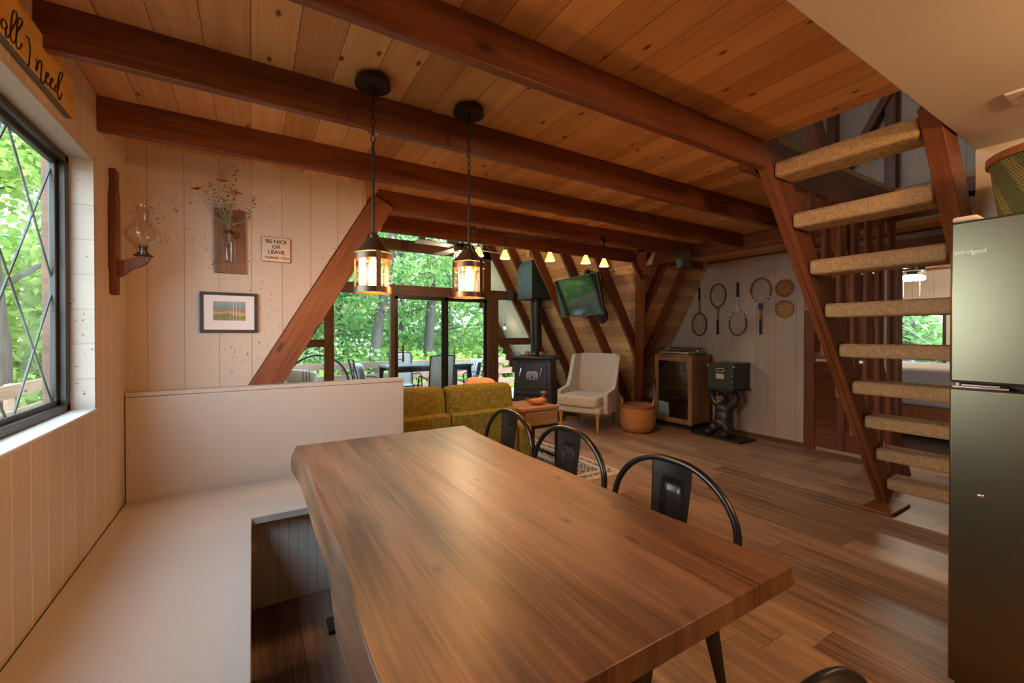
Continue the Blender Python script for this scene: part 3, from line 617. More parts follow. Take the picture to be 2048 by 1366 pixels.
MB().lathe([(0, 0), (.036, 0), (.037, .004), (.022, .006), (.022, .016), (.014, .018), (.014, .036), (.018, .040), (.018, .048), (.012, .052), (0, .052)], (-0.432, 2.60, 1.6635), 24).build('burner', 'black_metal', sc)
ck = MB().lathe([(p.x, p.z) for p in smooth_path([(.027, 0, 0), (.027, 0, .018), (.034, 0, .032), (.057, 0, .062), (.067, 0, .088), (.060, 0, .114), (.043, 0, .138), (.031, 0, .158), (.027, 0, .178), (.026, 0, .215), (.028, 0, .230)], 4)], (-0.432, 2.60, 1.671), 32, cap=False).build('chimney', 'clear', sc)

vb = thing('hanging_vase', 'dark barn-wood wall board with a clamped glass bottle vase', 'wall vase', (-0.10, 2.88, 1.8))
MB().box(-.176, -.030, 2.865, 2.8845, 1.640, 1.998).build('board', 'barn', vb, bevel=.002)
MB().lathe([(0, 0), (.030, 0), (.033, .004), (.033, .105), (.031, .125), (.020, .142), (.013, .150), (.013, .178), (.016, .180), (.016, .186)], (-.106, 2.828, 1.700), 28, cap=False).build('bottle', 'clear', vb)
MB().lathe([(.015, 0), (.019, 0), (.019, .016), (.015, .016), (.015, 0)], (-.106, 2.828, 1.855), 20, cap=False).box(-.110, -.102, 2.845, 2.866, 1.858, 1.868).tube(smooth_path([(-.088, 2.83, 1.872), (-.066, 2.835, 1.868), (-.058, 2.838, 1.852), (-.070, 2.838, 1.835), (-.084, 2.832, 1.834)], 4), .003, 6).build('clamp', 'black_metal', vb)
M['stem'] = plain('dry_green_stem', (.36, .34, .20), .7); M['euca'] = plain('dusty_eucalyptus', (.20, .21, .14), .7, noise=.25); M['petal'] = plain('orange_petals', (.80, .27, .045), .6, noise=.2); M['fcore'] = plain('brown_flower_centre', (.20, .09, .02), .8)
base = V((-.106, 2.826, 1.80))
fl = [('orange dried flower leaning far out at the side nearest the oil lamp', (-.245, 2.80, 2.065)), ('orange dried flower highest above the glass bottle', (-.137, 2.80, 2.128)), ('orange dried flower beside the small sign, above the bottle', (-.070, 2.80, 2.072))]
for lb, tp in fl:
    tp = V(tp); t = thing('dried_flower', lb, 'flower', base, 'orange flowers in the wall vase')
    mid = (base + tp) / 2 + V((-.01, 0, .02)); pts = smooth_path([base, V((-.106, 2.826, 1.885)), mid, tp], 5)
    MB().tube(pts, .0016, 5).build('stem', 'stem', t)
    h = MB(); ax = (tp - mid).normalized() + V((0, -.6, .3)); ax.normalize(); Q = rotm(ax)
    for ring, (rr, nn, tl) in enumerate(((.031, 15, .25), (.023, 12, .55))):
        for k in range(nn):
            a = 2 * PI * k / nn + ring; d = Q @ V((tl, math.cos(a), math.sin(a))).normalized(); s_ = Q @ V((0, -math.sin(a), math.cos(a)))
            h.add([tp + d * .003, tp + d * rr * .6 + s_ * .0065, tp + d * rr, tp + d * rr * .6 - s_ * .0065], [(0, 1, 2, 3)])
    tag(h.build('petals', 'petal', t, recalc=False), kind='stuff')
    MB().sup(tp + ax * .003, (.007, .007, .006), nu=10, nv=6).build('centre', 'fcore', t)
el = [('eucalyptus sprig standing straight up above the bottle', (-.132, 2.805, 2.185)), ('tallest eucalyptus sprig in the wall vase', (-.070, 2.805, 2.205)), ('eucalyptus sprig drooping towards the small sign', (.020, 2.80, 2.062)),
      ('eucalyptus sprig between the two higher orange flowers', (-.100, 2.79, 2.09)), ('eucalyptus sprig leaning towards the outermost orange flower', (-.185, 2.80, 2.10)), ('short eucalyptus sprig low over the bottle neck', (-.135, 2.79, 2.03))]
rd = random.Random(3)
for lb, tp in el:
    tp = V(tp); t = thing('eucalyptus_sprig', lb, 'plant stem', base, 'eucalyptus in the wall vase')
    pts = smooth_path([base, V((-.106, 2.826, 1.885)), (base + tp) / 2 + V((.02 if tp.x > 0 else 0, 0, .01)), tp], 8)
    MB().tube(pts, .0013, 5).build('stem', 'stem', t); h = MB()
    for i in range(9, len(pts)):
        for k in (0, 1):
            p = pts[i]; a = rd.random() * PI; d = V((math.cos(a) * (1 if k else -1), rd.uniform(-.5, .5), .5)).normalized(); u = d.orthogonal().normalized(); s_ = .0165 - .008 * i / len(pts)
            h.add([p, p + d * s_ + u * s_ * .6, p + d * s_ * 1.9, p + d * s_ - u * s_ * .6], [(0, 1, 2, 3)])
    tag(h.build('leaves', 'euca', t, recalc=False), kind='stuff')

sg = thing('wall_sign', 'small square tin sign with black stencil words', 'sign', (.1245, 2.88, 1.797))
MB().box(.0505, .1985, 2.8735, 2.8846, 1.7245, 1.8695).build('edge', 'sign_edge', sg)
MB().box(.052, .197, 2.872, 2.8842, 1.726, 1.868).build('plate', 'tin', sg, bevel=.002)
WM = lambda x, y, z: Matrix.Translation((x, y, z)) @ Matrix.Rotation(PI / 2, 4, 'X')
for s_, z, sz, b_ in (('BE NICE', 1.842, .029, .0006), ('OR', 1.811, .029, .0006), ('LEAVE', 1.780, .030, .0006), ('-THANK YOU', 1.747, .0205, .0004)): text('lettering', s_, sz, 'ink', WM(.1245, 2.8715, z), sg, .0006, b_, sx=1.05)

pic = thing('framed_picture', 'black framed landscape print with white mat below the flower board', 'picture', (-.108, 2.88, 1.42))
MB().box(-.243, .028, 2.866, 2.884, 1.308, 1.324).box(-.243, .028, 2.866, 2.884, 1.516, 1.532).box(-.243, -.227, 2.866, 2.884, 1.324, 1.516).box(.012, .028, 2.866, 2.884, 1.324, 1.516).build('frame', 'matte_black', pic, bevel=.001)
M['mat'] = plain('white_mat', (.74, .68, .66), .6)
MB().box(-.228, .013, 2.873, 2.876, 1.323, 1.517).build('mat_board', 'mat', pic, smooth=False)
m_, nt, b_, o_ = mk('landscape_print'); tc = nd(nt, 'ShaderNodeTexCoord'); sp = nd(nt, 'ShaderNodeSeparateXYZ'); lk(nt, tc.outputs['Generated'], sp.inputs[0])
nz = nd(nt, 'ShaderNodeTexNoise', Scale=5.0, Detail=4.0, Distortion=1.0); lk(nt, tc.outputs['Generated'], nz.inputs['Vector'])
c = ramp(nt, mth(nt, 'ADD', sp.outputs[2], mth(nt, 'MULTIPLY', mth(nt, 'SUBTRACT', nz.outputs[0], .5), .5)), [(.0, (.25, .22, .06)), (.25, (.12, .15, .06)), (.38, (.55, .35, .08)), (.48, (.55, .14, .05)), (.58, (.16, .22, .20)), (.8, (.20, .28, .32)), (1, (.30, .33, .33))])
st2 = mth(nt, 'GREATER_THAN', mth(nt, 'SINE', mth(nt, 'MULTIPLY', mth(nt, 'ADD', sp.outputs[0], mth(nt, 'MULTIPLY', nz.outputs[0], .03)), 62.0)), .86)
on = mth(nt, 'MULTIPLY', st2, mth(nt, 'MULTIPLY', mth(nt, 'GREATER_THAN', sp.outputs[0], .52), mth(nt, 'LESS_THAN', sp.outputs[0], .85)))
lk(nt, mixc(nt, on, c, (.60, .55, .45)), b_.inputs['Base Color']); M['print'] = m_
MB().box(-.183, -.031, 2.8715, 2.873, 1.376, 1.482).build('print', 'print', pic, smooth=False)
M['pic_glass'] = glass('picture_glass', (1, 1, 1), .02, .02, .12)
MB().box(-.228, .013, 2.8695, 2.8700, 1.323, 1.517).build('pane', 'pic_glass', pic, smooth=False)

ws = thing('wooden_sign', 'yellow pine board sign with cursive script above the window', 'sign', (-.535, 1.5, 2.11))
MB().box(-.5445, -.524, .95, 2.055, 2.043, 2.183).build('board', 'sign_wood', ws, bevel=.002)
MB().box(-.543, -.526, .955, 2.05, 2.0405, 2.0428).build('under_edge', 'sign_edge', ws)
CUR = {'a': [(1.58, 2.058), (1.568, 2.047), (1.557, 2.044), (1.551, 2.05), (1.556, 2.062), (1.566, 2.069), (1.574, 2.069), (1.579, 2.06), (1.574, 2.043), (1.576, 2.033), (1.584, 2.036), (1.594, 2.048)], 'l': [(1.594, 2.048), (1.606, 2.07), (1.624, 2.097), (1.633, 2.117), (1.63, 2.128), (1.62, 2.126), (1.61, 2.113), (1.603, 2.088), (1.598, 2.062), (1.599, 2.044), (1.607, 2.037), (1.618, 2.043), (1.626, 2.055)], 'l2': [(1.626, 2.055), (1.634, 2.079), (1.655, 2.109), (1.664, 2.124), (1.656, 2.129), (1.642, 2.12), (1.634, 2.101), (1.63, 2.077), (1.627, 2.051), (1.631, 2.039), (1.641, 2.04), (1.654, 2.052), (1.66, 2.065)], 'I': [(1.686, 2.1), (1.699, 2.103), (1.706, 2.091), (1.708, 2.072), (1.703, 2.045), (1.699, 2.025)], 'n': [(1.746, 2.072), (1.752, 2.066), (1.746, 2.044), (1.75, 2.042), (1.759, 2.064), (1.772, 2.082), (1.783, 2.082), (1.781, 2.06), (1.777, 2.034), (1.787, 2.024), (1.8, 2.032), (1.81, 2.048)], 'e': [(1.81, 2.048), (1.827, 2.065), (1.83, 2.076), (1.82, 2.072), (1.81, 2.056), (1.813, 2.041), (1.83, 2.041), (1.843, 2.054)], 'e2': [(1.843, 2.054), (1.861, 2.067), (1.865, 2.077), (1.852, 2.072), (1.845, 2.057), (1.849, 2.042), (1.868, 2.046), (1.882, 2.06)], 'd': [(1.901, 2.076), (1.885, 2.067), (1.878, 2.051), (1.889, 2.048), (1.904, 2.064), (1.916, 2.092), (1.939, 2.122), (1.941, 2.136), (1.924, 2.128), (1.909, 2.103), (1.899, 2.07), (1.902, 2.042), (1.915, 2.037), (1.93, 2.056), (1.934, 2.066)]}
for nm, pts in CUR.items():
    MB().tube(smooth_path([(-.5232, 1.55 + (y - 1.55) * 1.02, z + .012) for y, z in pts], 4), .0022, 5).build('script_letter', 'ink', ws)

# ------------------------------------------------------------------ stair
st = thing('staircase', 'open wooden stair with tan carpeted treads', 'stair', (3.2, .95, 0))
SU = V((.602, 0, -.7985)); NRM = V((.7985, 0, .602))
def stringer(y0, y1, ztop, nm, mat, dp=.155):
    top = V((2.257 + (2.378 - ztop) / 1.326, 0, ztop)); bot = V((4.05, 0, 0)); y = (y0 + y1) / 2
    a = top + NRM * dp / 2; b = bot + NRM * dp / 2 - SU * .05
    o = bar_obj(nm, (a.x, y, a.z), (b.x, y, b.z), y1 - y0, dp, mat, (0.0, 0, 1), st)
    return o
stringer(1.240, 1.275, 2.42, 'stringer', 'beam_red'); stringer(1.276, 1.312, 2.30, 'stringer', 'beam_red'); stringer(.580, .648, 2.23, 'stringer', 'beam_red')
tr = MB().box(-.095, .095, -.2925, .2925, -.0425, .0425).build('tread', 'carpet', None, bevel=.02, seg=3); tr.parent = st
for i in range(9):
    o = tr if i == 0 else tr.copy()
    if i: COL.objects.link(o); o.parent = st
    o.location = V((2.406 + .1925 * i + .095, .9445, 2.142 - .247 * i + .0425)) - off(st)
MB().box(3.86, 4.22, 1.17, 1.36, 0, .022).build('foot_block', 'beam_red', st, bevel=.008)

# ------------------------------------------------------------------ refrigerator and what stands on it
M['logo'] = plain('pale_logo_metal', (.62, .60, .50), .35, .3)
fr = thing('refrigerator', 'tall brushed steel top-freezer refrigerator beside the stair', 'refrigerator', (2.5, .15, 0))
MB().box(2.265, 2.84, -.25, .50, .03, 1.70).build('body', 'steel_dark', fr, bevel=.006)
lo = MB().box(2.20, 2.262, -.25, .506, .022, 1.103).build('door', 'steel', fr, bevel=.008, seg=3)
up_ = MB().box(2.20, 2.262, -.25, .506, 1.124, 1.708).build('freezer_door', 'steel', fr, bevel=.008, seg=3)
MB().box(2.206, 2.25, .36, .50, 1.104, 1.112).tube([(2.215, .485, 1.10), (2.215, .485, 1.124)], .008, 10).box(2.199, 2.212, .38, .475, 1.112, 1.1195).build('hinge', 'chrome', fr, bevel=.002)
MB().box(2.205, 2.40, .435, .503, 1.7085, 1.728).build('hinge_cover', 'drywall', fr, bevel=.009, seg=3)
text('brand_lettering', 'Whirlpool', .0195, 'logo', Matrix.Translation((2.1992, .454, 1.594)) @ Matrix.Rotation(-PI / 2, 4, 'Z') @ Matrix.Rotation(PI / 2, 4, 'X'), up_, .0008, .0003)
MB().tube([(2.1990 , .454 + .016 * math.cos(a), 1.594 - .001 + .011 * math.sin(a)) for a in [PI * 1.05 + i * PI * .9 / 10 for i in range(11)]], .0006, 4).build('brand_swoosh', 'chrome', up_)
MB().sup((2.199, .424, .727), (.004, .011, .007), nu=10, nv=6).build('dent_mark', 'chrome', lo)
MB().box(2.22, 2.30, -.24, .49, 0, .03).build('toe_grille', 'matte_black', fr)

m_, nt, b_, o_ = mk('green_basket_weave'); tc = nd(nt, 'ShaderNodeTexCoord'); sp = nd(nt, 'ShaderNodeSeparateXYZ'); lk(nt, tc.outputs['Object'], sp.inputs[0])
th = mth(nt, 'MULTIPLY', mth(nt, 'ARCTAN2', sp.outputs[1], sp.outputs[0]), 23.0); zz = mth(nt, 'MULTIPLY', sp.outputs[2], 120.0); zi = mth(nt, 'FLOOR', zz)
wv = mth(nt, 'FRACT', mth(nt, 'ADD', th, mth(nt, 'MULTIPLY', zi, .5))); big = mth(nt, 'SINE', mth(nt, 'ADD', mth(nt, 'MULTIPLY', th, .55), mth(nt, 'MULTIPLY', zz, .20)))
gold = mth(nt, 'GREATER_THAN', wv, mth(nt, 'SUBTRACT', .80, mth(nt, 'MULTIPLY', mth(nt, 'GREATER_THAN', big, .35), .5)))
gold = mth(nt, 'MULTIPLY', gold, mth(nt, 'LESS_THAN', mth(nt, 'ABSOLUTE', mth(nt, 'SUBTRACT', mth(nt, 'FRACT', zz), .5)), .28))
lk(nt, mixc(nt, gold, (.070, .085, .018), (.50, .33, .09)), b_.inputs['Base Color']); b_.inputs['Roughness'].default_value = .7; M['green_weave'] = m_
M['bent'] = wood('bent_wood_band', (.42, .20, .045), (.58, .31, .085), 1, 1.5, .4); M['rimw'] = wood('basket_rim_wood', (.28, .09, .025), (.42, .15, .045), 1, 1.5, .4)
gb = thing('picnic_basket', 'green and gold woven basket with a wooden handle on the refrigerator', 'basket', (2.50, .188, 1.7095))
BC = V((2.50, .188, 1.7095))
def ov(r, a): return V((r * .80 * math.cos(a), r * math.sin(a), 0))
MB().grid(lambda u, v: BC + ov(.245 + .03 * v, 2 * PI * u) + V((0, 0, .005 + .235 * v)), 48, 8, True).build('weave', 'green_weave', gb, recalc=False, angle=80)
MB().grid(lambda u, v: BC + ov([.270, .285, .285, .268][round(v * 3)], 2 * PI * u) + V((0, 0, [.235, .235, .262, .265][round(v * 3)])), 48, 4, True).build('rim', 'rimw', gb, angle=60)
MB().grid(lambda u, v: BC + ov(.268 * (1 - v), 2 * PI * u) + V((0, 0, .262 + .008 * v)), 48, 4, True).build('lid', 'rimw', gb)
hp = [BC + V((-.238, .13, .10)), BC + V((-.24, .0, .16)), BC + V((-.24, -.10, .20)), BC + V((-.24, -.22, .235))]
hb = MB()
for p, q in zip(smooth_path(hp, 5), smooth_path(hp, 5)[1:]): hb.bar(p, q + (q - p) * .15, .006, .022, (0.2, .5, 1))
hb.build('handle', 'bent', gb)
MB().tube([BC + V((-.246, .13, .098)), BC + V((-.232, .13, .098))], .005, 8).build('handle_pin', 'chrome', gb)
sd = thing('ceiling_hook_plate', 'small cream plate with clear knobs on the kitchen ceiling', 'ceiling fitting', (2.33, .33, 2.15))
MB().box(2.27, 2.40, .26, .388, 2.139, 2.1495).build('plate', 'drywall', sd, bevel=.003)
for x, y in ((2.325, .352), (2.335, .315)): MB().sup((x, y, 2.131), (.009, .009, .011), nu=12, nv=8).build('knob', 'clear', sd)
MB().box(2.30, 2.315, .33, .345, 2.1375, 2.139).build('slot', 'ink', sd)
kd = thing('kitchen_ceiling_light', 'round white globe light hanging from the kitchen ceiling behind the viewer', 'lamp', (1.7, -.55, 2.15))
MB().lathe([(0, 0), (.06, 0), (.055, -.02), (.012, -.03), (.012, -.06), (.05, -.065), (0, -.07)], (1.7, -.55, 2.15), 24).build('canopy', 'bronze', kd)
MB().sup((1.7, -.55, 1.99), (.092, .092, .088), nu=28, nv=18).build('globe', 'dome', kd)

# ------------------------------------------------------------------ living room
m_, nt, b_, o_ = mk('oriental_rug'); tc = nd(nt, 'ShaderNodeTexCoord'); sp = nd(nt, 'ShaderNodeSeparateXYZ'); lk(nt, tc.outputs['Object'], sp.inputs[0])
n1 = nd(nt, 'ShaderNodeTexVoronoi', Scale=26.0, feature='DISTANCE_TO_EDGE'); lk(nt, tc.outputs['Object'], n1.inputs['Vector'])
n2 = nd(nt, 'ShaderNodeTexNoise', Scale=34.0, Detail=2.0); lk(nt, tc.outputs['Object'], n2.inputs['Vector'])
pt = mth(nt, 'GREATER_THAN', mth(nt, 'ADD', n1.outputs[0], mth(nt, 'MULTIPLY', mth(nt, 'SUBTRACT', n2.outputs[0], .5), .45)), .085)
dx = mth(nt, 'SUBTRACT', 1.13, mth(nt, 'ABSOLUTE', sp.outputs[0])); dy = mth(nt, 'SUBTRACT', 1.08, mth(nt, 'ABSOLUTE', sp.outputs[1])); dd = mth(nt, 'MINIMUM', dx, dy)
bnd = mth(nt, 'LESS_THAN', mth(nt, 'ABSOLUTE', mth(nt, 'SUBTRACT', mth(nt, 'FRACT', mth(nt, 'MULTIPLY', dd, 4.2)), .5)), .12)
c = mixc(nt, pt, (.46, .41, .36), (.028, .03, .045)); c = mixc(nt, mth(nt, 'MULTIPLY', bnd, mth(nt, 'LESS_THAN', dd, .4)), c, (.44, .39, .34))
c = mixc(nt, mth(nt, 'LESS_THAN', dd, .035), c, (.62, .54, .44)); lk(nt, c, b_.inputs['Base Color']); b_.inputs['Roughness'].default_value = .95; M['rug'] = m_
rg = thing('area_rug', 'dark blue and cream patterned rug under the sofa and side table', 'rug', (1.84, 3.96, 0))
MB().box(.71, 2.97, 2.90, 5.02, .001, .010).build('pile', 'rug', rg, bevel=.003)
bpy.data.objects['pile'].data.transform(Matrix.Translation((0, 0, 0)))
M['fringe'] = plain('cream_fringe', (.66, .58, .48), .9)
fg = MB()
for i in range(90):
    x = .72 + 2.24 * i / 89; fg.box(x - .008, x + .008, 2.868, 2.905, .001, .005).box(x - .008, x + .008, 5.015, 5.05, .001, .005)
tag(fg.build('fringe', 'fringe', rg), kind='stuff')

so_ = thing('sofa', 'olive green two-cushion sofa with its back to the dining table', 'sofa', (1.30, 3.5, 0))
def cushion(name, c, size, mat, parent, R=None, e=.28, nu=40, nv=24): return MB().sup(c, (size[0] / 2, size[1] / 2, size[2] / 2), e, e, R, nu, nv).build(name, mat, parent, angle=180)
for x0, x1 in ((.70, 1.325), (1.335, 1.940)): MB().box(x0, x1, 3.08, 3.22, .10, .672).build('back_frame', 'olive', so_, bevel=.018, seg=3)
RT = Matrix.Rotation(-.12, 3, 'X')
for x0, x1 in ((.71, 1.315), (1.325, 1.945)): cushion('back_cushion', ((x0 + x1) / 2, 3.245, .70), (x1 - x0, .19, .36), 'olive', so_, RT, .30)
for x0, x1 in ((.70, 1.325), (1.335, 1.94)): cushion('seat_cushion', ((x0 + x1) / 2, 3.62, .40), (x1 - x0, .72, .17), 'olive', so_, None, .25)
for x0, x1 in ((.52, .695), (1.945, 2.105)): MB().box(x0, x1, 3.09, 3.98, .10, .52).build('arm', 'olive', so_, bevel=.045, seg=4)
MB().box(.69, 1.95, 3.2, 3.95, .10, .33).build('base', 'olive', so_, bevel=.02)
for x in (.60, 2.03):
    for y in (3.16, 3.90): MB().lathe([(.018, 0), (.024, .095)], (x, y, .011), 12).build('leg', 'oak_dark', so_)
M['peach'] = weave('peach_pillow', (.55, .30, .16), (.70, .42, .26), 70, .9)
pw = cushion('throw_pillow', (1.80, 3.52, .70), (.34, .11, .40), 'peach', None, Matrix.Rotation(-.2, 3, 'X') @ Matrix.Rotation(.12, 3, 'Y'), .5)
tag(pw, 'peach throw pillow just peeking over the sofa back', 'pillow')

ct = thing('side_table', 'wood side table with a drawer and black metal legs beside the sofa', 'table', (2.34, 3.53, 0))
MB().box(2.12, 2.555, 3.31, 3.76, .575, .602).build('top', 'rustic_y', ct, bevel=.002)
MB().box(2.13, 2.55, 3.325, 3.75, .425, .574).build('box', 'rustic_x', ct, bevel=.002)
dr = MB().box(2.165, 2.53, 3.312, 3.326, .437, .560).build('drawer', 'rustic_x', ct, bevel=.002)
for x in (2.135, 2.535):
    for y in (3.325, 3.735): MB().box(x - .015, x + .015, y - .013, y + .013, .011, .425).build('leg', 'black_metal', ct, bevel=.001)
MB().box(2.12, 2.55, 3.312, 3.338, .405, .4245).box(2.12, 2.55, 3.722, 3.748, .405, .4245).box(2.13, 2.15, 3.33, 3.73, .10, .12).box(2.52, 2.54, 3.33, 3.73, .10, .12).build('frame', 'black_metal', ct)

dk = thing('duck_decoy', 'carved wooden duck decoy on the side table', 'duck', (2.40, 3.46, .602))
M['duck'] = wood('duck_wood', (.34, .12, .035), (.52, .22, .07), 0, 2.0, .28); M['duck_dark'] = plain('duck_head_paint', (.10, .055, .03), .3, noise=.6, nscale=60); M['duck_tail'] = plain('duck_tail_wood', (.10, .035, .015), .3)
DR = Rz(-.42); DO = V((2.40, 3.46, .602))
dp = lambda x, y, z: DO + DR @ V((x, y, z))
MB().sup(dp(0, 0, .034), (.088, .042, .036), R=DR, nu=24, nv=14).sup(dp(.045, 0, .044), (.048, .036, .034), R=DR).tube([dp(-.05, 0, .036), dp(-.09, 0, .047), dp(-.125, 0, .060)], [.030, .018, .003], 10).build('body', 'duck', dk, remesh=.0045)
MB().tube([dp(-.072, 0, .049), dp(-.10, 0, .056), dp(-.132, 0, .066)], [.018, .013, .003], 10).build('tail', 'duck_tail', dk)
MB().sup(dp(.072, 0, .112), (.031, .022, .025), R=DR).tube([dp(.055, 0, .055), dp(.062, 0, .085), dp(.070, 0, .105)], [.024, .018, .016], 12).sup(dp(.052, 0, .118), (.024, .013, .018), R=DR).build('head', 'duck_dark', dk, remesh=.004)
MB().sup(dp(.108, 0, .102), (.020, .010, .006), R=DR, nu=12, nv=8).build('bill', 'matte_black', dk)

ar = thing('armchair', 'grey linen wingback armchair with wooden legs', 'armchair', (0, 0, 0), local=True)
MB().box(-.29, .31, -.325, .325, .245, .345).build('base', 'linen', ar, bevel=.03, seg=3)
cushion('seat_cushion', (.04, 0, .405), (.60, .60, .145), 'linen', ar, None, .22)
MB().tube(smooth_path([(.335, -.28, .425), (.335, .28, .425)], 2), .004, 6).build('piping', 'linen', ar)
def shell(u, v):
    t = (u - .5) * 2; a = abs(t); sg = 1 if t > 0 else -1
    if a < .42: x, y = -.30 - .045 * math.cos(a / .42 * PI / 2), sg * .30 * math.sin(a / .42 * PI / 2) ** .8
    else: q = (a - .42) / .58; x, y = -.30 + .47 * q, sg * (.30 + .045 * min(1, q * 4))
    top = 1.015 if a < .57 else (.555 + .46 * (max(0, 1 - (a - .57) / .15)) ** 1.6 if a < .72 else .555 - .04 * (a - .72) / .28)
    top -= .02 * (a / .57) ** 4 if a < .57 else .02 * max(0, 1 - (a - .57) / .15)
    z = .25 + (top - .25) * v
    lean = -.10 * max(0, (z - .45) / .57) if a < .75 else 0
    return (x + lean, y, z)
o = MB().grid(shell, 81, 24).build('back', 'linen', ar, recalc=False, angle=180); q = o.modifiers.new('thick', 'SOLIDIFY'); q.thickness = .055; q.offset = 0; bv = o.modifiers.new('bev', 'BEVEL'); bv.width = .022; bv.segments = 3; bv.limit_method = 'ANGLE'
for x, y, mt in ((.25, .27, 'oak'), (.25, -.27, 'oak'), (-.27, .27, 'oak_dark'), (-.27, -.27, 'oak_dark')):
    s_ = 1 if x > 0 else -1
    MB().lathe([(.013, 0), (.015, .08), (.020, .17), (.034, .25)], (x, y, 0), 14).build('leg', mt, ar)
ar.location = (3.971, 4.518, 0); ar.rotation_euler.z = PI + .41

bk = thing('wicker_basket', 'round tan wicker basket with looped handles on the floor', 'basket', (4.42, 4.01, 0))
m_, nt, b_, o_ = mk('wicker'); tc = nd(nt, 'ShaderNodeTexCoord'); sp = nd(nt, 'ShaderNodeSeparateXYZ'); lk(nt, tc.outputs['Object'], sp.inputs[0])
th = mth(nt, 'MULTIPLY', mth(nt, 'ARCTAN2', sp.outputs[1], sp.outputs[0]), 14.0); zz = mth(nt, 'MULTIPLY', sp.outputs[2], 75.0)
wv = mth(nt, 'MULTIPLY', mth(nt, 'SINE', mth(nt, 'ADD', mth(nt, 'MULTIPLY', th, 2.0), mth(nt, 'MULTIPLY', mth(nt, 'FLOOR', zz), PI))), mth(nt, 'SINE', mth(nt, 'MULTIPLY', mth(nt, 'FRACT', zz), PI)))
lk(nt, ramp(nt, mth(nt, 'ADD', mth(nt, 'MULTIPLY', wv, .5), .5), [(0, (.24, .085, .022)), (.5, (.60, .25, .075)), (1, (.74, .34, .11))]), b_.inputs['Base Color']); b_.inputs['Roughness'].default_value = .65
bp = nd(nt, 'ShaderNodeBump', Strength=.8, Distance=.008); lk(nt, wv, bp.inputs['Height']); lk(nt, bp.outputs[0], b_.inputs['Normal']); M['wicker'] = m_
BX = V((4.42, 4.01, 0))
MB().lathe([(0, .004), (.165, .004), (.20, .03), (.226, .10), (.235, .19), (.228, .27), (.212, .335), (.20, .335), (.215, .25), (.222, .15), (.19, .03), (0, .02)], BX, 48, cap=False).build('body', 'wicker', bk, angle=60)
M['wicker_rim'] = plain('dark_wicker_rim', (.25, .10, .04), .6, noise=.4, nscale=50, bump=.5)
MB().lathe([(.205, .325), (.228, .325), (.230, .360), (.205, .362), (.205, .325)], BX, 48, cap=False).build('rim', 'wicker_rim', bk)
M['cane'] = plain('pale_cane', (.45, .27, .14), .6, noise=.25, nscale=40)
for a in (2.2, -.95):
    pts = [BX + V((.212 * math.cos(a + t * .45), .212 * math.sin(a + t * .45), .30 + .13 * (1 - abs(t) ** 3.0))) for t in [i / 7 - 1 for i in range(15)]]
    MB().tube(pts, .011, 8).tube([p + V((0, 0, .016)) for p in pts[3:-3]], .008, 8).build('handle', 'cane', bk)

# ------------------------------------------------------------------ cabinet corner
cb = thing('cabinet', 'rustic wood cabinet with a smoked glass door by the racket wall', 'cabinet', (5.12, 3.85, 0))
Y0, Y1, X0, X1, Z0, Z1 = 3.55, 4.155, 4.945, 5.325, .085, 1.02
MB().box(X0 - .012, X1, Y0 - .003, Y1 + .003, Z1 - .022, Z1).build('top', 'rustic_y', cb, bevel=.002)
MB().box(X0, X1, Y0, Y0 + .02, Z0, Z1 - .022).box(X0, X1, Y1 - .02, Y1, Z0, Z1 - .022).box(X0, X1, Y0, Y1, Z0, Z0 + .02).box(X1 - .01, X1, Y0, Y1, Z0, Z1 - .022).build('carcass', 'rustic_z', cb, bevel=.0015)
for z in (.32, .54, .76): MB().box(X0 + .03, X1 - .012, Y0 + .02, Y1 - .02, z, z + .015).build('shelf', 'rustic_y', cb)
f = MB(); w_ = .062
f.box(X0 - .018, X0 - .001, Y0 + .003, Y0 + w_, Z0 + .003, Z1 - .026).box(X0 - .018, X0 - .001, Y1 - w_, Y1 - .003, Z0 + .003, Z1 - .026).box(X0 - .018, X0 - .001, Y0 + w_, Y1 - w_, Z0 + .003, Z0 + .07).box(X0 - .018, X0 - .001, Y0 + w_, Y1 - w_, Z1 - .09, Z1 - .026)
dr = f.build('door', 'rustic_z', cb, bevel=.002)
MB().box(X0 - .012, X0 - .008, Y0 + w_, Y1 - w_, Z0 + .07, Z1 - .09).build('door_glass', 'cab_glass', dr, smooth=False)
MB().tube([(X0 - .018, Y1 - .03, .52), (X0 - .042, Y1 - .03, .52), (X0 - .042, Y1 - .03, .66), (X0 - .018, Y1 - .03, .66)], .006, 8).build('handle', 'matte_black', dr)
for x in (X0 + .04, X1 - .04):
    for y in (Y0 + .04, Y1 - .04): MB().lathe([(.016, 0), (.028, .085)], (x, y, 0), 4, a0=PI / 4).build('leg', 'matte_black', cb, smooth=False)
rc = thing('stereo_receiver', 'black stereo receiver behind the cabinet glass on the lowest shelf', 'receiver', (5.12, 3.85, .336))
MB().box(4.99, 5.29, 3.66, 4.04, .337, .44).build('case', 'matte_black', rc, bevel=.004)
for y in (3.72, 3.98): MB().lathe([(.022, 0), (.020, .012), (0, .013)], (4.99, y, .39), 16, Matrix.Rotation(-PI / 2, 3, 'Y'), cap=False).build('knob', 'chrome', rc)
tt = thing('turntable', 'record turntable with a clear lid on top of the cabinet', 'turntable', (5.13, 3.86, 1.02))
M['silver'] = plain('silver_fascia', (.50, .47, .43), .35, .6); M['smoke'] = glass('smoke_lid', (.60, .57, .54), .12, .05, .3)
MB().box(4.965, 5.29, 3.64, 4.09, 1.021, 1.032).build('foot_plate', 'matte_black', tt)
MB().box(4.955, 5.29, 3.63, 4.10, 1.0325, 1.058).build('plinth', 'silver', tt, bevel=.003)
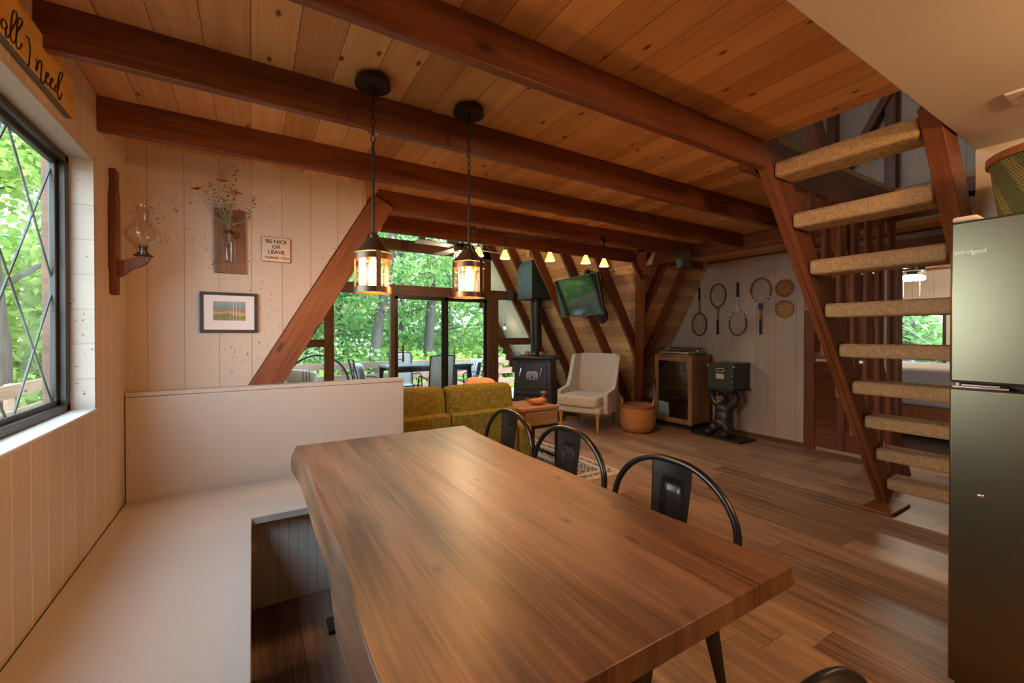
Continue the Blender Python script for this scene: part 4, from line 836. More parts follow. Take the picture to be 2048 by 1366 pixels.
MB().lathe([(0, 0), (.145, 0), (.145, .008), (0, .009)], (5.13, 3.90, 1.0585), 36).build('platter', 'matte_black', tt)
MB().tube(smooth_path([(5.24, 3.69, 1.075), (5.16, 3.70, 1.080), (5.07, 3.76, 1.072)], 5), .004, 6).lathe([(0, 0), (.018, 0), (.016, .02), (0, .021)], (5.24, 3.69, 1.0585), 14).build('tone_arm', 'chrome', tt)
MB().box(4.96, 5.29, 3.64, 4.09, 1.090, 1.112).build('lid', 'smoke', tt, smooth=False)
sw = thing('subwoofer', 'black cube subwoofer on the floor between the wicker basket and cabinet', 'speaker', (5.15, 4.34, 0))
MB().box(5.0, 5.30, 4.20, 4.48, .015, .31).build('cabinet_box', 'matte_black', sw, bevel=.008)
MB().lathe([(.10, 0), (.105, .004), (.09, .002), (.03, -.02), (0, -.015)], (5.0, 4.34, .16), 24, Matrix.Rotation(-PI / 2, 3, 'Y'), cap=False).build('cone', 'steel_dark', sw)
for x in (5.03, 5.27):
    for y in (4.23, 4.45): MB().lathe([(.012, 0), (.012, .016)], (x, y, 0), 10).build('foot', 'matte_black', sw)
pa = tag(MB().box(5.385, 5.428, 3.40, 3.46, .36, .47).build('power_adapter', 'matte_black', bevel=.006), 'black plug-in adapter on the wall between cabinet and bear', 'adapter')

# ------------------------------------------------------------------ bear stand, box
M['bear'] = plain('carved_black_bear', (.020, .019, .020), .38, noise=.5, nscale=35, bump=.8); M['muzzle'] = plain('bear_tan_muzzle', (.42, .17, .05), .4); M['earin'] = plain('bear_inner_ear', (.22, .09, .035), .5)
br = thing('bear_stand', 'carved black bear statue holding up a tray on its raised paws', 'statue', (5.08, 3.20, 0))
MB().box(4.90, 5.25, 2.885, 3.52, .001, .022).build('base', 'matte_black', br, bevel=.003)
q = MB(); bx, by = 5.10, 3.21
q.sup((bx, by, .245), (.105, .118, .150), nu=24, nv=16).sup((bx, by, .345), (.092, .112, .100), nu=24, nv=14).sup((bx - .02, by, .165), (.105, .12, .09))
q.sup((bx - .012, by + .02, .485), (.078, .082, .075), nu=24, nv=14)
for s_ in (1, -1):
    q.tube([(bx, by + s_ * .06, .385), (bx + .0, by + s_ * .135, .43), (bx + .0, by + s_ * .165, .50), (bx - .01, by + s_ * .155, .55), (bx - .03, by + s_ * .14, .572)], [.05, .052, .046, .038, .036], 12)
    q.sup((bx - .03, by + s_ * .135, .578), (.058, .040, .016))
    q.tube([(bx - .02, by + s_ * .075, .15), (bx - .07, by + s_ * .095, .11), (bx - .10, by + s_ * .105, .075)], [.068, .058, .05], 12)
    q.sup((bx - .135, by + s_ * .108, .070), (.075, .058, .050))
    q.sup((bx + .0, by + .02 + s_ * .058, .552), (.022, .030, .030))
body = q.build('body', 'bear', br, remesh=.007)
MB().sup((bx - .082, by + .026, .462), (.052, .044, .034)).build('muzzle', 'muzzle', br)
MB().sup((bx - .134, by + .026, .474), (.014, .019, .013)).build('nose', 'ink', br)
for s_ in (1, -1):
    MB().sup((bx - .021, by + .02 + s_ * .058, .552), (.008, .018, .018), nu=14, nv=8).build('inner_ear', 'earin', br)
    e = MB().sup((bx - .078, by + .02 + s_ * .032, .510), (.011, .013, .012), nu=14, nv=8).build('eye', 'mat', br); MB().sup((bx - .087, by + .02 + s_ * .032, .510), (.005, .007, .007), nu=12, nv=8).build('pupil', 'ink', e)
MB().box(4.98, 5.40, 3.03, 3.43, .593, .604).build('tray', 'matte_black', br, bevel=.002)
sb = thing('storage_box', 'black lidded storage box with studs on the bear tray', 'box', (5.21, 3.22, .605))
M['board'] = plain('dark_green_board', (.030, .034, .028), .4)
MB().box(5.045, 5.40, 3.06, 3.395, .6055, .90).build('body', 'board', sb, bevel=.003)
MB().box(5.035, 5.405, 3.05, 3.405, .885, .935).build('lid', 'board', sb, bevel=.003)
MB().box(5.0425, 5.046, 3.372, 3.396, .607, .884).box(5.0425, 5.046, 3.06, 3.084, .607, .884).build('edge_strip', 'board', sb)
def lp(a0, b0, zc, t): return [(5.0425, a0 + b0 * math.copysign(abs(math.cos(2 * PI * k / 24)) ** .6, math.cos(2 * PI * k / 24)), zc + t * math.copysign(abs(math.sin(2 * PI * k / 24)) ** .7, math.sin(2 * PI * k / 24))) for k in range(24)]
MB().tube(lp(3.232, .055, .845, .018), .007, 6, True).build('grip_ring', 'tin', sb)
MB().add(lp(3.232, .05, .845, .015), [tuple(range(24))]).build('grip_hole', 'ink', sb)
MB().box(5.040, 5.0445, 3.18, 3.288, .735, .798).build('label_holder', 'tin', sb, bevel=.001)
ri = 0
for y in (3.384, 3.072):
    for z in (.64, .71, .78, .86): MB().sup((5.0415, y, z), (.004, .0065, .0065), nu=10, nv=6).build('stud', 'chrome', sb)
for y in (3.40, 3.056): MB().box(5.031, 5.05, y - .012, y + .006, .884, .905).build('corner_cap', 'chrome', sb, bevel=.002)

# ------------------------------------------------------------------ rackets and wooden plates
M['ash'] = wood('racket_ash', (.14, .062, .024), (.25, .12, .05), 2, 2.0, .4); M['shaft_tan'] = plain('tan_shaft', (.34, .19, .07), .4); M['cream'] = plain('cream_tape', (.62, .54, .45), .5); M['navy'] = plain('navy_throat', (.03, .042, .055), .4); M['grip'] = plain('black_grip', (.012, .011, .012), .6, bump=.6, nscale=90); M['brown_grip'] = plain('brown_grip', (.05, .035, .026), .6, bump=.6, nscale=90); M['string'] = plain('racket_string', (.46, .36, .26), .5); M['red'] = plain('red_trim', (.35, .04, .03), .5)
def racket(y, z0, z1, upside, hw, lb, shaft, grip, tape, throat):
    t = thing('tennis_racket', lb, 'racket', (5.42, y, (z0 + z1) / 2), 'wooden rackets on the gable wall'); Lg = z1 - z0
    zf = lambda s_: (z1 - s_) if upside else (z0 + s_)           # s_ measured from the grip end
    hc = Lg - .155; hl = .148
    ring = [(5.415, y + hw * math.cos(a), zf(hc + hl * math.sin(a) * (1.0 if math.sin(a) > 0 else 1.12))) for a in [2 * PI * k / 40 for k in range(40)]]
    m = MB()
    for p, q in zip(ring, ring[1:] + ring[:1]): m.bar(p, V(q) + (V(q) - V(p)) * .12, .018, .016, (1, 0, 0))
    m.build('head_frame', 'ash', t)
    if tape:
        tp = MB(); sel = [k for k in range(40) if math.sin(2 * PI * k / 40) < -.35 and (k % 3)]
        for k in sel: tp.bar(ring[k], ring[(k + 1) % 40], .0195, .0175, (1, 0, 0))
        tp.build('tape_band', 'cream', t)
    s_ = MB()
    for k in range(-7, 8):
        yy = k * hw / 8; h_ = hl * math.sqrt(1 - (yy / hw) ** 2) * .97; s_.tube([(5.413, y + yy, zf(hc - h_ * 1.1)), (5.413, y + yy, zf(hc + h_))], .0012, 4)
    for k in range(-9, 10):
        zz_ = k * hl / 10; h_ = hw * math.sqrt(1 - (zz_ / hl) ** 2) * .97; s_.tube([(5.414, y - h_, zf(hc + zz_)), (5.414, y + h_, zf(hc + zz_))], .0012, 4)
    tag(s_.build('strings', 'string', t), kind='stuff')
    sh = hc - hl * 1.12
    MB().add([(5.407, y - .014, zf(.19)), (5.407, y + .014, zf(.19)), (5.407, y + .016, zf(sh - .05)), (5.407, y + .034, zf(sh + .012)), (5.407, y - .034, zf(sh + .012)), (5.407, y - .016, zf(sh - .05))] +
             [(5.424, y - .014, zf(.19)), (5.424, y + .014, zf(.19)), (5.424, y + .016, zf(sh - .05)), (5.424, y + .034, zf(sh + .012)), (5.424, y - .034, zf(sh + .012)), (5.424, y - .016, zf(sh - .05))],
             [(0, 1, 2, 3, 4, 5), (11, 10, 9, 8, 7, 6)] + [(i, i + 6, (i + 1) % 6 + 6, (i + 1) % 6) for i in range(6)]).build('shaft', shaft, t, bevel=.002)
    if throat: MB().box(5.4055, 5.425, y - .026, y + .026, *sorted((zf(sh - .07), zf(sh + .01)))).build('throat_wrap', throat, t, bevel=.004)
    MB().lathe([(.0165, 0), (.0155, .03), (.0145, .19)], (5.412, y, zf(0)), 8, None if not upside else Matrix.Rotation(PI, 3, 'X'), a0=PI / 8).build('grip', grip, t)
racket(3.787, 1.272, 1.958, True, .113, 'brown racket nearest the sloping wall, black ribbed grip up', 'shaft_tan', 'grip', False, None)
racket(3.505, 1.293, 1.985, False, .112, 'brown racket with a narrow olive shaft, head up and black grip down', 'shaft_tan', 'grip', False, None)
racket(3.227, 1.278, 1.972, True, .115, 'cream-shafted racket with white taped head hanging down', 'cream', 'grip', True, 'cream')
racket(2.932, 1.292, 1.998, False, .122, 'largest racket, dark frame with white tape and brown grip down', 'shaft_tan', 'brown_grip', True, 'navy')
M['plate_wood'] = wood('turned_plate_wood', (.30, .125, .03), (.46, .22, .06), 1, 2.0, .28); M['inlay'] = plain('dark_inlay', (.02, .008, .005), .4); M['plate_rim'] = plain('plate_rim', (.22, .09, .035), .35)
for z, lb in ((1.845, 'round turned wooden wall plate, upper of the two right of the rackets'), (1.60, 'round turned wooden wall plate, lower of the two right of the rackets')):
    t = thing('wall_plate', lb, 'wall plate', (5.42, 2.655, z), 'turned wooden plates on the gable wall'); Q = Matrix.Rotation(-PI / 2, 3, 'Y')
    MB().lathe([(0, .018), (.05, .016), (.078, .016), (.098, .018), (.098, .002), (0, .002)], (5.428, 2.655, z), 40, Q, cap=False).build('plate', 'plate_wood', t)
    MB().lathe([(.096, .002), (.104, .004), (.104, .020), (.094, .022), (.094, .016)], (5.428, 2.655, z), 40, Q, cap=False).build('rim', 'plate_rim', t)
    for k in range(12):
        a = 2 * PI * k / 12 + .2; MB().sup((5.4115, 2.655 + .082 * math.cos(a), z + .082 * math.sin(a)), (.003, .0075, .0075), nu=10, nv=6).build('inlay_dot', 'inlay', t)

# ------------------------------------------------------------------ television
tv = thing('television', 'flat television tilted on the sloping pine wall', 'television', (3.86, 4.57, 1.82), local=True)
M['screen'] = plain('tv_glass', (.010, .014, .012), .06, spec=1.0)
TW, TH = .96, .555
MB().box(-TW / 2, TW / 2, -.012, .022, -TH / 2, TH / 2).build('casing', 'matte_black', tv, bevel=.004)
MB().box(-TW / 2 + .012, TW / 2 - .012, -.0135, -.0121, -TH / 2 + .02, TH / 2 - .012).build('screen', 'screen', tv, smooth=False)
f = MB()
for x0, x1, z0, z1 in ((-TW / 2, TW / 2, -TH / 2, -TH / 2 + .02), (-TW / 2, TW / 2, TH / 2 - .012, TH / 2), (-TW / 2, -TW / 2 + .012, -TH / 2, TH / 2), (TW / 2 - .012, TW / 2, -TH / 2, TH / 2)): f.box(x0, x1, -.0155, -.0125, z0, z1)
f.build('bezel', 'steel_dark', tv)
MB().box(-.2, .2, .0225, .06, -.2, .2).bar((.05, .05, .05), (.05, .20, .17), .05, .05).bar((.02, .16, .20), (.10, .16, .33), .06, .05).lathe([(0, 0), (.11, 0), (.12, .03), (.07, .07), (0, .08)], (.28, .13, -.30), 24, Matrix.Rotation(PI / 2, 3, 'X')).build('mount', 'matte_black', tv, bevel=.003)
MB().tube(smooth_path([(-.15, .03, -.27), (-.1, .03, -.32), (-.03, .03, -.29), (.04, .03, -.325), (.12, .03, -.27)], 5), .004, 6).build('cable', 'matte_black', tv)
tv.rotation_euler = (Matrix.Rotation(-1.612, 3, 'Z') @ Matrix.Rotation(.214, 3, 'X') @ Matrix.Rotation(-.017, 3, 'Y')).to_euler()

# ------------------------------------------------------------------ wood stove corner
M['iron'] = plain('black_stove_iron', (.045, .048, .056), .36, .3); M['iron_s'] = plain('satin_pipe_black', (.020, .021, .024), .36, .4); M['medal'] = plain('nickel_medallion', (.62, .63, .66), .3, .9); M['teal'] = plain('dark_green_metal', (.022, .040, .036), .45, .1)
stv = thing('wood_stove', 'black cast iron wood stove with a nickel tree medallion', 'stove', (0, 0, 0), local=True)
q = MB().add([(-.315, -.29, .12), (.315, -.29, .12), (.315, .27, .12), (-.315, .27, .12), (-.285, -.25, .86), (.285, -.25, .86), (.285, .25, .86), (-.285, .25, .86)], [(3, 2, 1, 0), (4, 5, 6, 7), (0, 1, 5, 4), (1, 2, 6, 5), (2, 3, 7, 6), (3, 0, 4, 7)])
q.build('body', 'iron', stv, bevel=.01)
MB().box(-.345, .345, -.33, .29, .862, .915).build('top_plate', 'iron', stv, bevel=.022, seg=4)
MB().box(-.325, .325, -.305, .27, .835, .861).build('top_moulding', 'iron', stv, bevel=.01, seg=3)
fy = lambda z: -.29 + .04 * (z - .12) / .74
dd_ = MB().add([(-.235, fy(.40) - .004, .40), (.235, fy(.40) - .004, .40), (.225, fy(.80) - .004, .80), (-.225, fy(.80) - .004, .80), (-.235, fy(.40) - .026, .40), (.235, fy(.40) - .026, .40), (.225, fy(.80) - .026, .80), (-.225, fy(.80) - .026, .80)], [(0, 1, 2, 3), (7, 6, 5, 4), (0, 4, 5, 1), (1, 5, 6, 2), (2, 6, 7, 3), (3, 7, 4, 0)]).build('door', 'iron', stv, bevel=.006)
yf = fy(.61) - .030
oc = [(-.085, .085 * .0 + .045 - .0), (-.06, .068), (.06, .068), (.085, .045), (.085, -.045), (.06, -.068), (-.06, -.068), (-.085, -.045)]
MB().prism([(x * 1.1, .61 + z) for x, z in oc], yf, yf - .010, 'Y').build('medallion', 'medal', dd_, bevel=.002)
tr_ = MB()
for k in range(9):
    a = PI * (.08 + .84 * k / 8); tr_.bar((0, yf - .0105, .585), (.082 * math.cos(a), yf - .0105, .585 + .085 * math.sin(a) * .95), .003, .004, (0, 1, 0))
tr_.box(-.012, .012, yf - .0125, yf - .009, .545, .60)
for s_ in (1, -1): tr_.add([(s_ * .035, yf - .0115, .55), (s_ * .078, yf - .0115, .56), (s_ * .060, yf - .0115, .580), (s_ * .035, yf - .0115, .570)], [(0, 1, 2, 3)])
tr_.build('tree_relief', 'iron', dd_, recalc=False)
for x in (-.165, .165):
    MB().tube(smooth_path([(x + .03, fy(.74) - .02, .735), (x + .015, fy(.74) - .06, .74), (x - .005, fy(.74) - .07, .72)], 4), .007, 8).build('handle', 'iron_s', dd_)
    MB().tube([(x - .005, fy(.74) - .07, .725), (x - .020, fy(.7) - .075, .655), (x - .030, fy(.7) - .078, .60)], [.007, .011, .009], 10).build('handle_grip', 'chrome', dd_)
MB().box(-.26, .26, -.345, -.27, .325, .352).box(-.25, .25, -.325, -.27, .30, .325).build('ash_lip', 'iron', stv, bevel=.008, seg=3)
MB().box(-.27, .27, -.25, .22, .02, .12).build('pedestal', 'iron', stv, bevel=.006)
MB().lathe([(.095, .915), (.100, .915), (.100, .93), (.092, .935), (.092, 1.42), (.0935, 1.42), (.0935, 1.43), (.092, 1.43), (.092, 1.86)], (0, 0, 0), 28, cap=False).build('stove_pipe', 'iron_s', stv)
for s_ in (-1, 1): MB().tube([(s_ * .33, -.28, .915), (s_ * .33, -.28, .975), (s_ * .19, -.28, .975), (s_ * .19, -.28, .915)], .004, 6).build('top_rail', 'chrome', stv)
stv.location = (3.955, 5.735, .04); stv.rotation_euler.z = -.82
SM = Matrix.Translation(stv.location) @ Matrix.Rotation(-.82, 4, 'Z')
M['brick'] = plain('dark_hearth_slate', (.05, .045, .042), .6, noise=.3, nscale=8)
hp_ = [SM @ V((x, y, 0)) for x, y in ((-.5, -.52), (.5, -.52), (.5, .40), (-.5, .40))]
struct(MB().slab([(p.x, p.y, 0.001) for p in hp_], (0, 0, .038)).build('hearth', 'brick', bevel=.004), 'dark slate hearth pad under the wood stove', 'hearth')
M['us_red'] = plain('candle_red', (.25, .03, .025), .5); M['us_blue'] = plain('candle_navy', (.02, .025, .06), .5); M['us_white'] = plain('candle_cream', (.55, .45, .36), .5)
for k, (x, st_b) in enumerate(((-.10, True), (.02, False), (.135, True))):
    P0 = SM @ V((x, -.205, .9155)); t = thing('candle_pot', ['striped red and cream candle pot on the stove, nearest the window', 'navy candle pot with a cream star on the stove, middle of three', 'striped red and cream candle pot on the stove, nearest the armchair'][k], 'candle', P0, 'candle pots on the wood stove')
    MB().lathe([(0, 0), (.034, 0), (.040, .012), (.041, .055), (.036, .068), (.030, .066), (0, .060)], P0, 20, cap=False).build('pot', 'us_red' if st_b else 'us_blue', t)
    if st_b:
        for z in (.018, .042): MB().lathe([(.0408, z), (.0422, z), (.0422, z + .010), (.0408, z + .010)], P0, 20, cap=False).build('stripe', 'us_white', t)
    else:
        d = (SM.to_3x3() @ V((0, -1, 0))).normalized(); s_ = V((-d.y, d.x, 0)); c0 = P0 + d * .0425 + V((0, 0, .034)); pts = []
        for i in range(10):
            r_ = .020 if i % 2 == 0 else .008; a = PI / 2 + i * PI / 5; pts.append(c0 + s_ * r_ * math.cos(a) + V((0, 0, r_ * math.sin(a))))
        MB().slab(pts, d * .004).build('star', 'us_white', t)
bx_ = thing('chimney_box', 'dark green metal box round the stove pipe on the sloping wall', 'chimney box', (3.95, 5.75, 2.1)); bx_['kind'] = 'structure'
MB().box(3.74, 4.16, 5.54, 5.96, 1.86, 2.46).build('casing', 'teal', bx_, bevel=.004)
MB().box(3.73, 4.17, 5.53, 5.97, 1.855, 1.868).build('collar', 'iron_s', bx_)
ft = thing('fireplace_tools', 'black wrought iron fireplace tool set beside the stove', 'fireplace tools', (4.40, 5.36, 0))
FX = V((4.40, 5.36, 0))
MB().lathe([(0, 0), (.11, 0), (.11, .012), (.02, .03), (.008, .05), (.008, .68), (.016, .69), (.010, .72), (0, .73)], FX, 18).bar(FX + V((-.11, .06, .46)), FX + V((.11, -.06, .46)), .010, .010).build('stand', 'matte_black', ft)
for k, x in enumerate((-.10, -.045, .05, .10)):
    p = FX + V((x, -x * .55 - .02, 0)); q = MB().tube([p + V((0, 0, .06)), p + V((0, 0, .60))], .006, 8).sup(p + V((0, 0, .62)), (.012, .012, .028), nu=10, nv=8)
    if k == 0: q.tube([p + V((0, 0, .20)), p + V((0, 0, .05))], [.02, .035], 10)
    if k == 3: q.obox(p + V((0, 0, .10)), (.07, .012, .10))
    q.build(['brush', 'poker', 'tongs', 'shovel'][k], 'matte_black', ft)

# ------------------------------------------------------------------ ceiling fan, track light, speakers
cf = thing('ceiling_fan', 'bronze ceiling fan with caged bulbs hanging before the glazed gable', 'fan', (2.26, 4.9, 2.38))
FC = V((2.26, 4.9, 2.38)); M['blade'] = plain('grey_fan_blade', (.34, .32, .31), .5)
MB().lathe([(0, .04), (.10, .035), (.115, .0), (.10, -.05), (.05, -.065), (0, -.066)], FC, 28, cap=False).build('motor', 'bronze', cf)
MB().tube([FC + V((0, 0, .03)), FC + V((0, 0, 2.24))], .012, 10).build('down_rod', 'bronze', cf)
for k in range(4):
    a = math.radians(8 + 90 * k); d = V((math.cos(a), math.sin(a), 0)); s_ = V((-d.y, d.x, .16)); o = MB()
    o.slab([FC + d * .16 + s_ * .05, FC + d * .62 + s_ * .068, FC + d * .64, FC + d * .62 - s_ * .068, FC + d * .16 - s_ * .05], (0, 0, .007)).build('blade', 'blade', cf); MB().bar(FC + d * .08, FC + d * .19, .03, .008).build('blade_iron', 'bronze', cf)
for k in range(3):
    a = math.radians(200 + 120 * k); d = V((math.cos(a), math.sin(a), 0)); c0 = FC + d * .085 + V((0, 0, -.115))
    l_ = MB().tube([FC + V((0, 0, -.06)), c0 + V((0, 0, .05))], .008, 8)
    for j in range(6):
        t_ = PI * j / 6; l_.tube([c0 + V((.048 * math.cos(b) * math.cos(t_), .048 * math.cos(b) * math.sin(t_), .055 * math.sin(b))) for b in [2 * PI * i / 18 for i in range(18)]], .002, 5, True)
    l_ = l_.build('light_cage', 'bronze', cf); MB().sup(c0, (.019, .019, .024), nu=14, nv=10).build('bulb', 'fan_bulb', l_)
tk = thing('track_light', 'curved track light with five amber glass shades under the beams', 'lamp', (2.2, 2.95, 2.11))
rp = [(1.50, 3.08, 2.11), (1.55, 3.06, 2.11), (1.79, 3.05, 2.11), (2.17, 2.94, 2.11), (2.52, 2.885, 2.11), (2.70, 2.90, 2.11), (2.79, 2.93, 2.11)]
for dz in (0, .012): MB().tube(smooth_path([V(p) + V((0, 0, dz)) for p in rp], 6), .0028, 6).build('rail', 'black_metal', tk)
MB().tube([(1.52, 3.07, 2.10), (1.52, 3.07, ZC)], .004, 6).tube([(1.60, 3.055, 2.10), (1.60, 3.055, ZC)], .004, 6).tube([(2.79, 2.93, 2.11), (2.79, 2.95, 2.165)], .005, 6).lathe([(0, 0), (.036, 0), (.030, .012), (0, .014)], (2.79, 2.9545, 2.172), 20, Matrix.Rotation(PI / 2, 3, 'X')).build('standoff', 'black_metal', tk)
for x, y in ((1.55, 3.06), (1.79, 3.05), (2.17, 2.94), (2.52, 2.885), (2.775, 2.925)):
    hd = MB().tube([(x, y, 2.130), (x, y, 2.000)], .004, 6).lathe([(0, 0), (.012, 0), (.012, .025), (0, .026)], (x, y, 1.982), 10).build('lamp_head', 'black_metal', tk)
    MB().lathe([(.014, .0), (.044, -.072), (.042, -.072), (.012, -.002)], (x, y, 1.995), 20, cap=False).build('shade', 'amber', hd)
    MB().sup((x, y, 1.948), (.011, .011, .014), nu=10, nv=8).build('bulb', 'track_bulb', hd)
def speaker(p, R, lb):
    t = thing('wall_speaker', lb, 'speaker', p); p = V(p)
    MB().obox(p, (.12, .10, .19), R).build('case', 'matte_black', t, bevel=.014, seg=3)
    MB().obox(p + R @ V((0, -.051, 0)), (.10, .006, .165), R).build('grille', 'steel_dark', t, bevel=.004)
    MB().bar(p + R @ V((0, .04, 0)), p + R @ V((0, .13, .0)), .03, .03).build('bracket', 'matte_black', t)
speaker((3.87, 6.40, 1.985), Rz(-.6) @ Matrix.Rotation(.25, 3, 'X'), 'small black speaker on the rafter beside the glazed gable')
speaker((3.83, 2.86, 2.075), Rz(-.35), 'small black speaker under the far beam end near the valley post')

# ------------------------------------------------------------------ bedroom
M['cover'] = plain('grey_bed_cover', (.32, .27, .24), .9, noise=.12, nscale=6, bump=.4)
bd = thing('bed', 'bed with a grey-brown cover seen between the stair treads', 'bed', (7.4, 1.7, 0))
MB().box(6.64, 8.20, .5, 2.75, .20, .46).build('frame', 'beam_red', bd, bevel=.01)
for x in (6.7, 8.1):
    for y in (.56, 2.69): MB().box(x - .04, x + .04, y - .04, y + .04, 0, .20).build('leg', 'beam_red', bd)
MB().box(6.62, 8.22, .48, 2.77, .46, .90).build('cover', 'cover', bd, bevel=.06, seg=4)
bf = thing('bedroom_fan', 'small fan with a ring light above the bed seen between the stair treads', 'fan', (7.2, 2.0, 2.3))
BF = V((7.2, 2.0, 0))
MB().lathe([(0, 2.335), (.02, 2.33), (.02, 2.26), (.13, 2.25), (.15, 2.20), (.13, 2.10), (.05, 2.085), (.05, 2.06), (.10, 2.05), (0, 2.045)], BF, 28, cap=False).build('motor', 'black_metal', bf)
MB().lathe([(0, 2.035), (.125, 2.03), (.125, 1.985), (0, 1.975)], BF, 28, cap=False).build('light_lens', 'led', bf)
for a in (-1.45, 1.7, .1, 3.2):
    d = V((math.cos(a), math.sin(a), 0)); s_ = V((-d.y, d.x, .12)); MB().slab([BF + V((0, 0, 2.13)) + d * .12 + s_ * .05, BF + V((0, 0, 2.13)) + d * .58 + s_ * .065, BF + V((0, 0, 2.13)) + d * .58 - s_ * .065, BF + V((0, 0, 2.13)) + d * .12 - s_ * .05], (0, 0, .008)).build('blade', 'cream', bf)
for y in (-.08, .08): MB().tube([BF + V((-.02, y, 1.98)), BF + V((-.02, y, 1.78))], .003, 5).build('pull_chain', 'mat', bf)

# ------------------------------------------------------------------ outdoors
M['deck'] = planks('grey_deck_boards', 'Y', 'X', .14, (.16, .125, .10), (.27, .22, .18), gw=.05, groove=(.02, .018, .015), rough=.7)
M['rail'] = wood('weathered_rail', (.22, .13, .085), (.36, .235, .165), 0, 1.0, .6, knots=.3)
M['soffit'] = plain('cream_soffit', (.66, .56, .42), .6)
M['dirt'] = plain('leafy_ground', (.07, .10, .025), .95, noise=.5, nscale=3)
struct(MB().box(-2.4, 7.6, 6.78, 9.55, -.14, -.10).box(-2.4, -.68, -2.4, 6.78, -.14, -.10).build('floor_deck', 'deck', smooth=False), 'grey board deck outside the glass', 'deck')
def gz(x, y): return -1.5 - .05 * max(0, y - 9) - .04 * max(0, -x - 3) + .25 * math.sin(x * .5) * math.sin(y * .4)
struct(MB().grid(lambda u, v: (-34 + 80 * u, -14 + 62 * v, gz(-34 + 80 * u, -14 + 62 * v)), 40, 34).build('ground', 'dirt', recalc=False), 'leafy forest ground sloping down beyond the deck', 'ground')
for sgn, X_, lb in ((1, RX, 'cream underside of the roof overhang outside at the stove side'), (-1, LX, 'cream underside of the roof overhang outside at the bench side')):
    k = -K * sgn
    struct(MB().slab([(X_ + .02 * sgn, 6.76, -.05), (X_ + .02 * sgn, 7.75, -.05), (X_ + k * 4.6, 7.75, 4.6), (X_ + k * 4.6, 6.76, 4.6)], (.08 * sgn, 0, .05)).build('roof_overhang', 'soffit', smooth=False), lb, 'roof')
    fb = MB(); n_ = 34
    for i in range(n_):
        z0 = 4.6 * i / n_; z1 = 4.6 * (i + 1) / n_; zm = (z0 + z1) / 2
        for (za, zb_, wa, wb) in ((z0, zm, .16, .23), (zm, z1, .23, .16)):
            pts = [(X_ + k * za, za), (X_ + k * zb_, zb_), (X_ + k * zb_ - sgn * wb * .866, zb_ - wb * .5), (X_ + k * za - sgn * wa * .866, za - wa * .5)]
            fb.prism(pts, 7.72, 7.76, 'Y')
    struct(fb.build('barge_board', 'frame_wood', smooth=False), lb.replace('cream underside of', 'scalloped brown edge board of'), 'trim')
# railings
rl_ = thing('deck_railing', 'weathered wooden deck railing along the far side of the deck', 'railing', (2.6, 9.4, -.1))
for z0, z1 in ((.56, .70), (.30, .44), (.06, .18)): bar_obj('rail_board', (-2.3, 9.40, (z0 + z1) / 2), (7.5, 9.40, (z0 + z1) / 2), .04, z1 - z0, 'rail', (0, 0, 1), rl_)
for x in (-2.2, -.3, 1.62, 3.5, 5.4, 7.3): bar_obj('post', (x, 9.46, -.10), (x, 9.46, .69), .09, .09, 'rail', (0, 1, 0), rl_)
rl2 = thing('deck_railing', 'weathered wooden deck railing outside the left lattice window', 'railing', (-2.25, 3.5, -.1))
for z0, z1 in ((.60, .745), (.32, .46), (.06, .18)): bar_obj('rail_board', (-2.25, -2.3, (z0 + z1) / 2), (-2.25, 9.33, (z0 + z1) / 2), .04, z1 - z0, 'rail', (0, 0, 1), rl2)
for y in (-1.5, .6, 2.7, 4.8, 7.02): bar_obj('post', (-2.31, y, -.10), (-2.31, y, .74), .09, .12, 'rail', (0, 1, 0), rl2)
# patio set
M['sling'] = leafmat('pale_sling', (.62, .60, .56), (.62, .60, .56)); M['patio'] = plain('patio_dark_metal', (.030, .032, .036), .4, .3); M['slate'] = plain('blue_grey_table', (.10, .115, .13), .25, .1)
pt_ = thing('patio_table', 'dark grey patio table on the deck behind the glass door', 'table', (2.9, 8.0, -.1))
MB().box(2.07, 3.74, 7.62, 8.42, .675, .715).build('top', 'slate', pt_, bevel=.006)
for x in (2.13, 3.68):
    for y in (7.68, 8.36): MB().box(x - .035, x + .035, y - .035, y + .035, -.1, .675).build('leg', 'patio', pt_)
MB().box(2.12, 3.69, 7.66, 7.70, .60, .675).box(2.12, 3.69, 8.34, 8.38, .60, .675).build('apron', 'patio', pt_)
def sling(lb, x, y, rz):
    t = thing('patio_chair', lb, 'chair', (0, 0, 0), 'pale sling chairs on the deck', local=True)
    sd = [(.22, -.02), (.20, .36), (-.20, .33), (-.26, .50), (-.30, .78), (-.345, 1.0)]
    for s_ in (1, -1):
        MB().tube(smooth_path([(a, s_ * .235, b) for a, b in sd[1:]], 4), .013, 8).build('side_rail', 'patio', t)
        MB().tube(smooth_path([(.26, s_ * .265, 0), (.25, s_ * .265, .40), (.20, s_ * .265, .57), (.05, s_ * .265, .60), (-.22, s_ * .255, .56)], 4), .014, 8).build('arm', 'patio', t)
        MB().tube([(-.20, s_ * .25, .34), (-.30, s_ * .25, 0)], .014, 8).build('leg', 'patio', t)
    MB().tube([(-.345, -.235, 1.0), (-.35, 0, 1.012), (-.345, .235, 1.0)], .012, 8).tube([(.20, -.26, .36), (.20, .26, .36)], .012, 8).tube([(-.24, -.25, .34), (-.24, .25, .34)], .012, 8).build('cross_bar', 'patio', t)
    pp = smooth_path([(a, 0, b) for a, b in sd[1:]], 5); N = len(pp)
    o = MB().grid(lambda u, v: (pp[round(v * (N - 1))].x + .012 * math.sin(PI * u), (u - .5) * .46, pp[round(v * (N - 1))].z - .012 * math.sin(PI * u)), 7, N).build('sling', 'sling', t, recalc=False); q = o.modifiers.new('th', 'SOLIDIFY'); q.thickness = .004
    t.location = (x, y, -.1); t.rotation_euler.z = rz
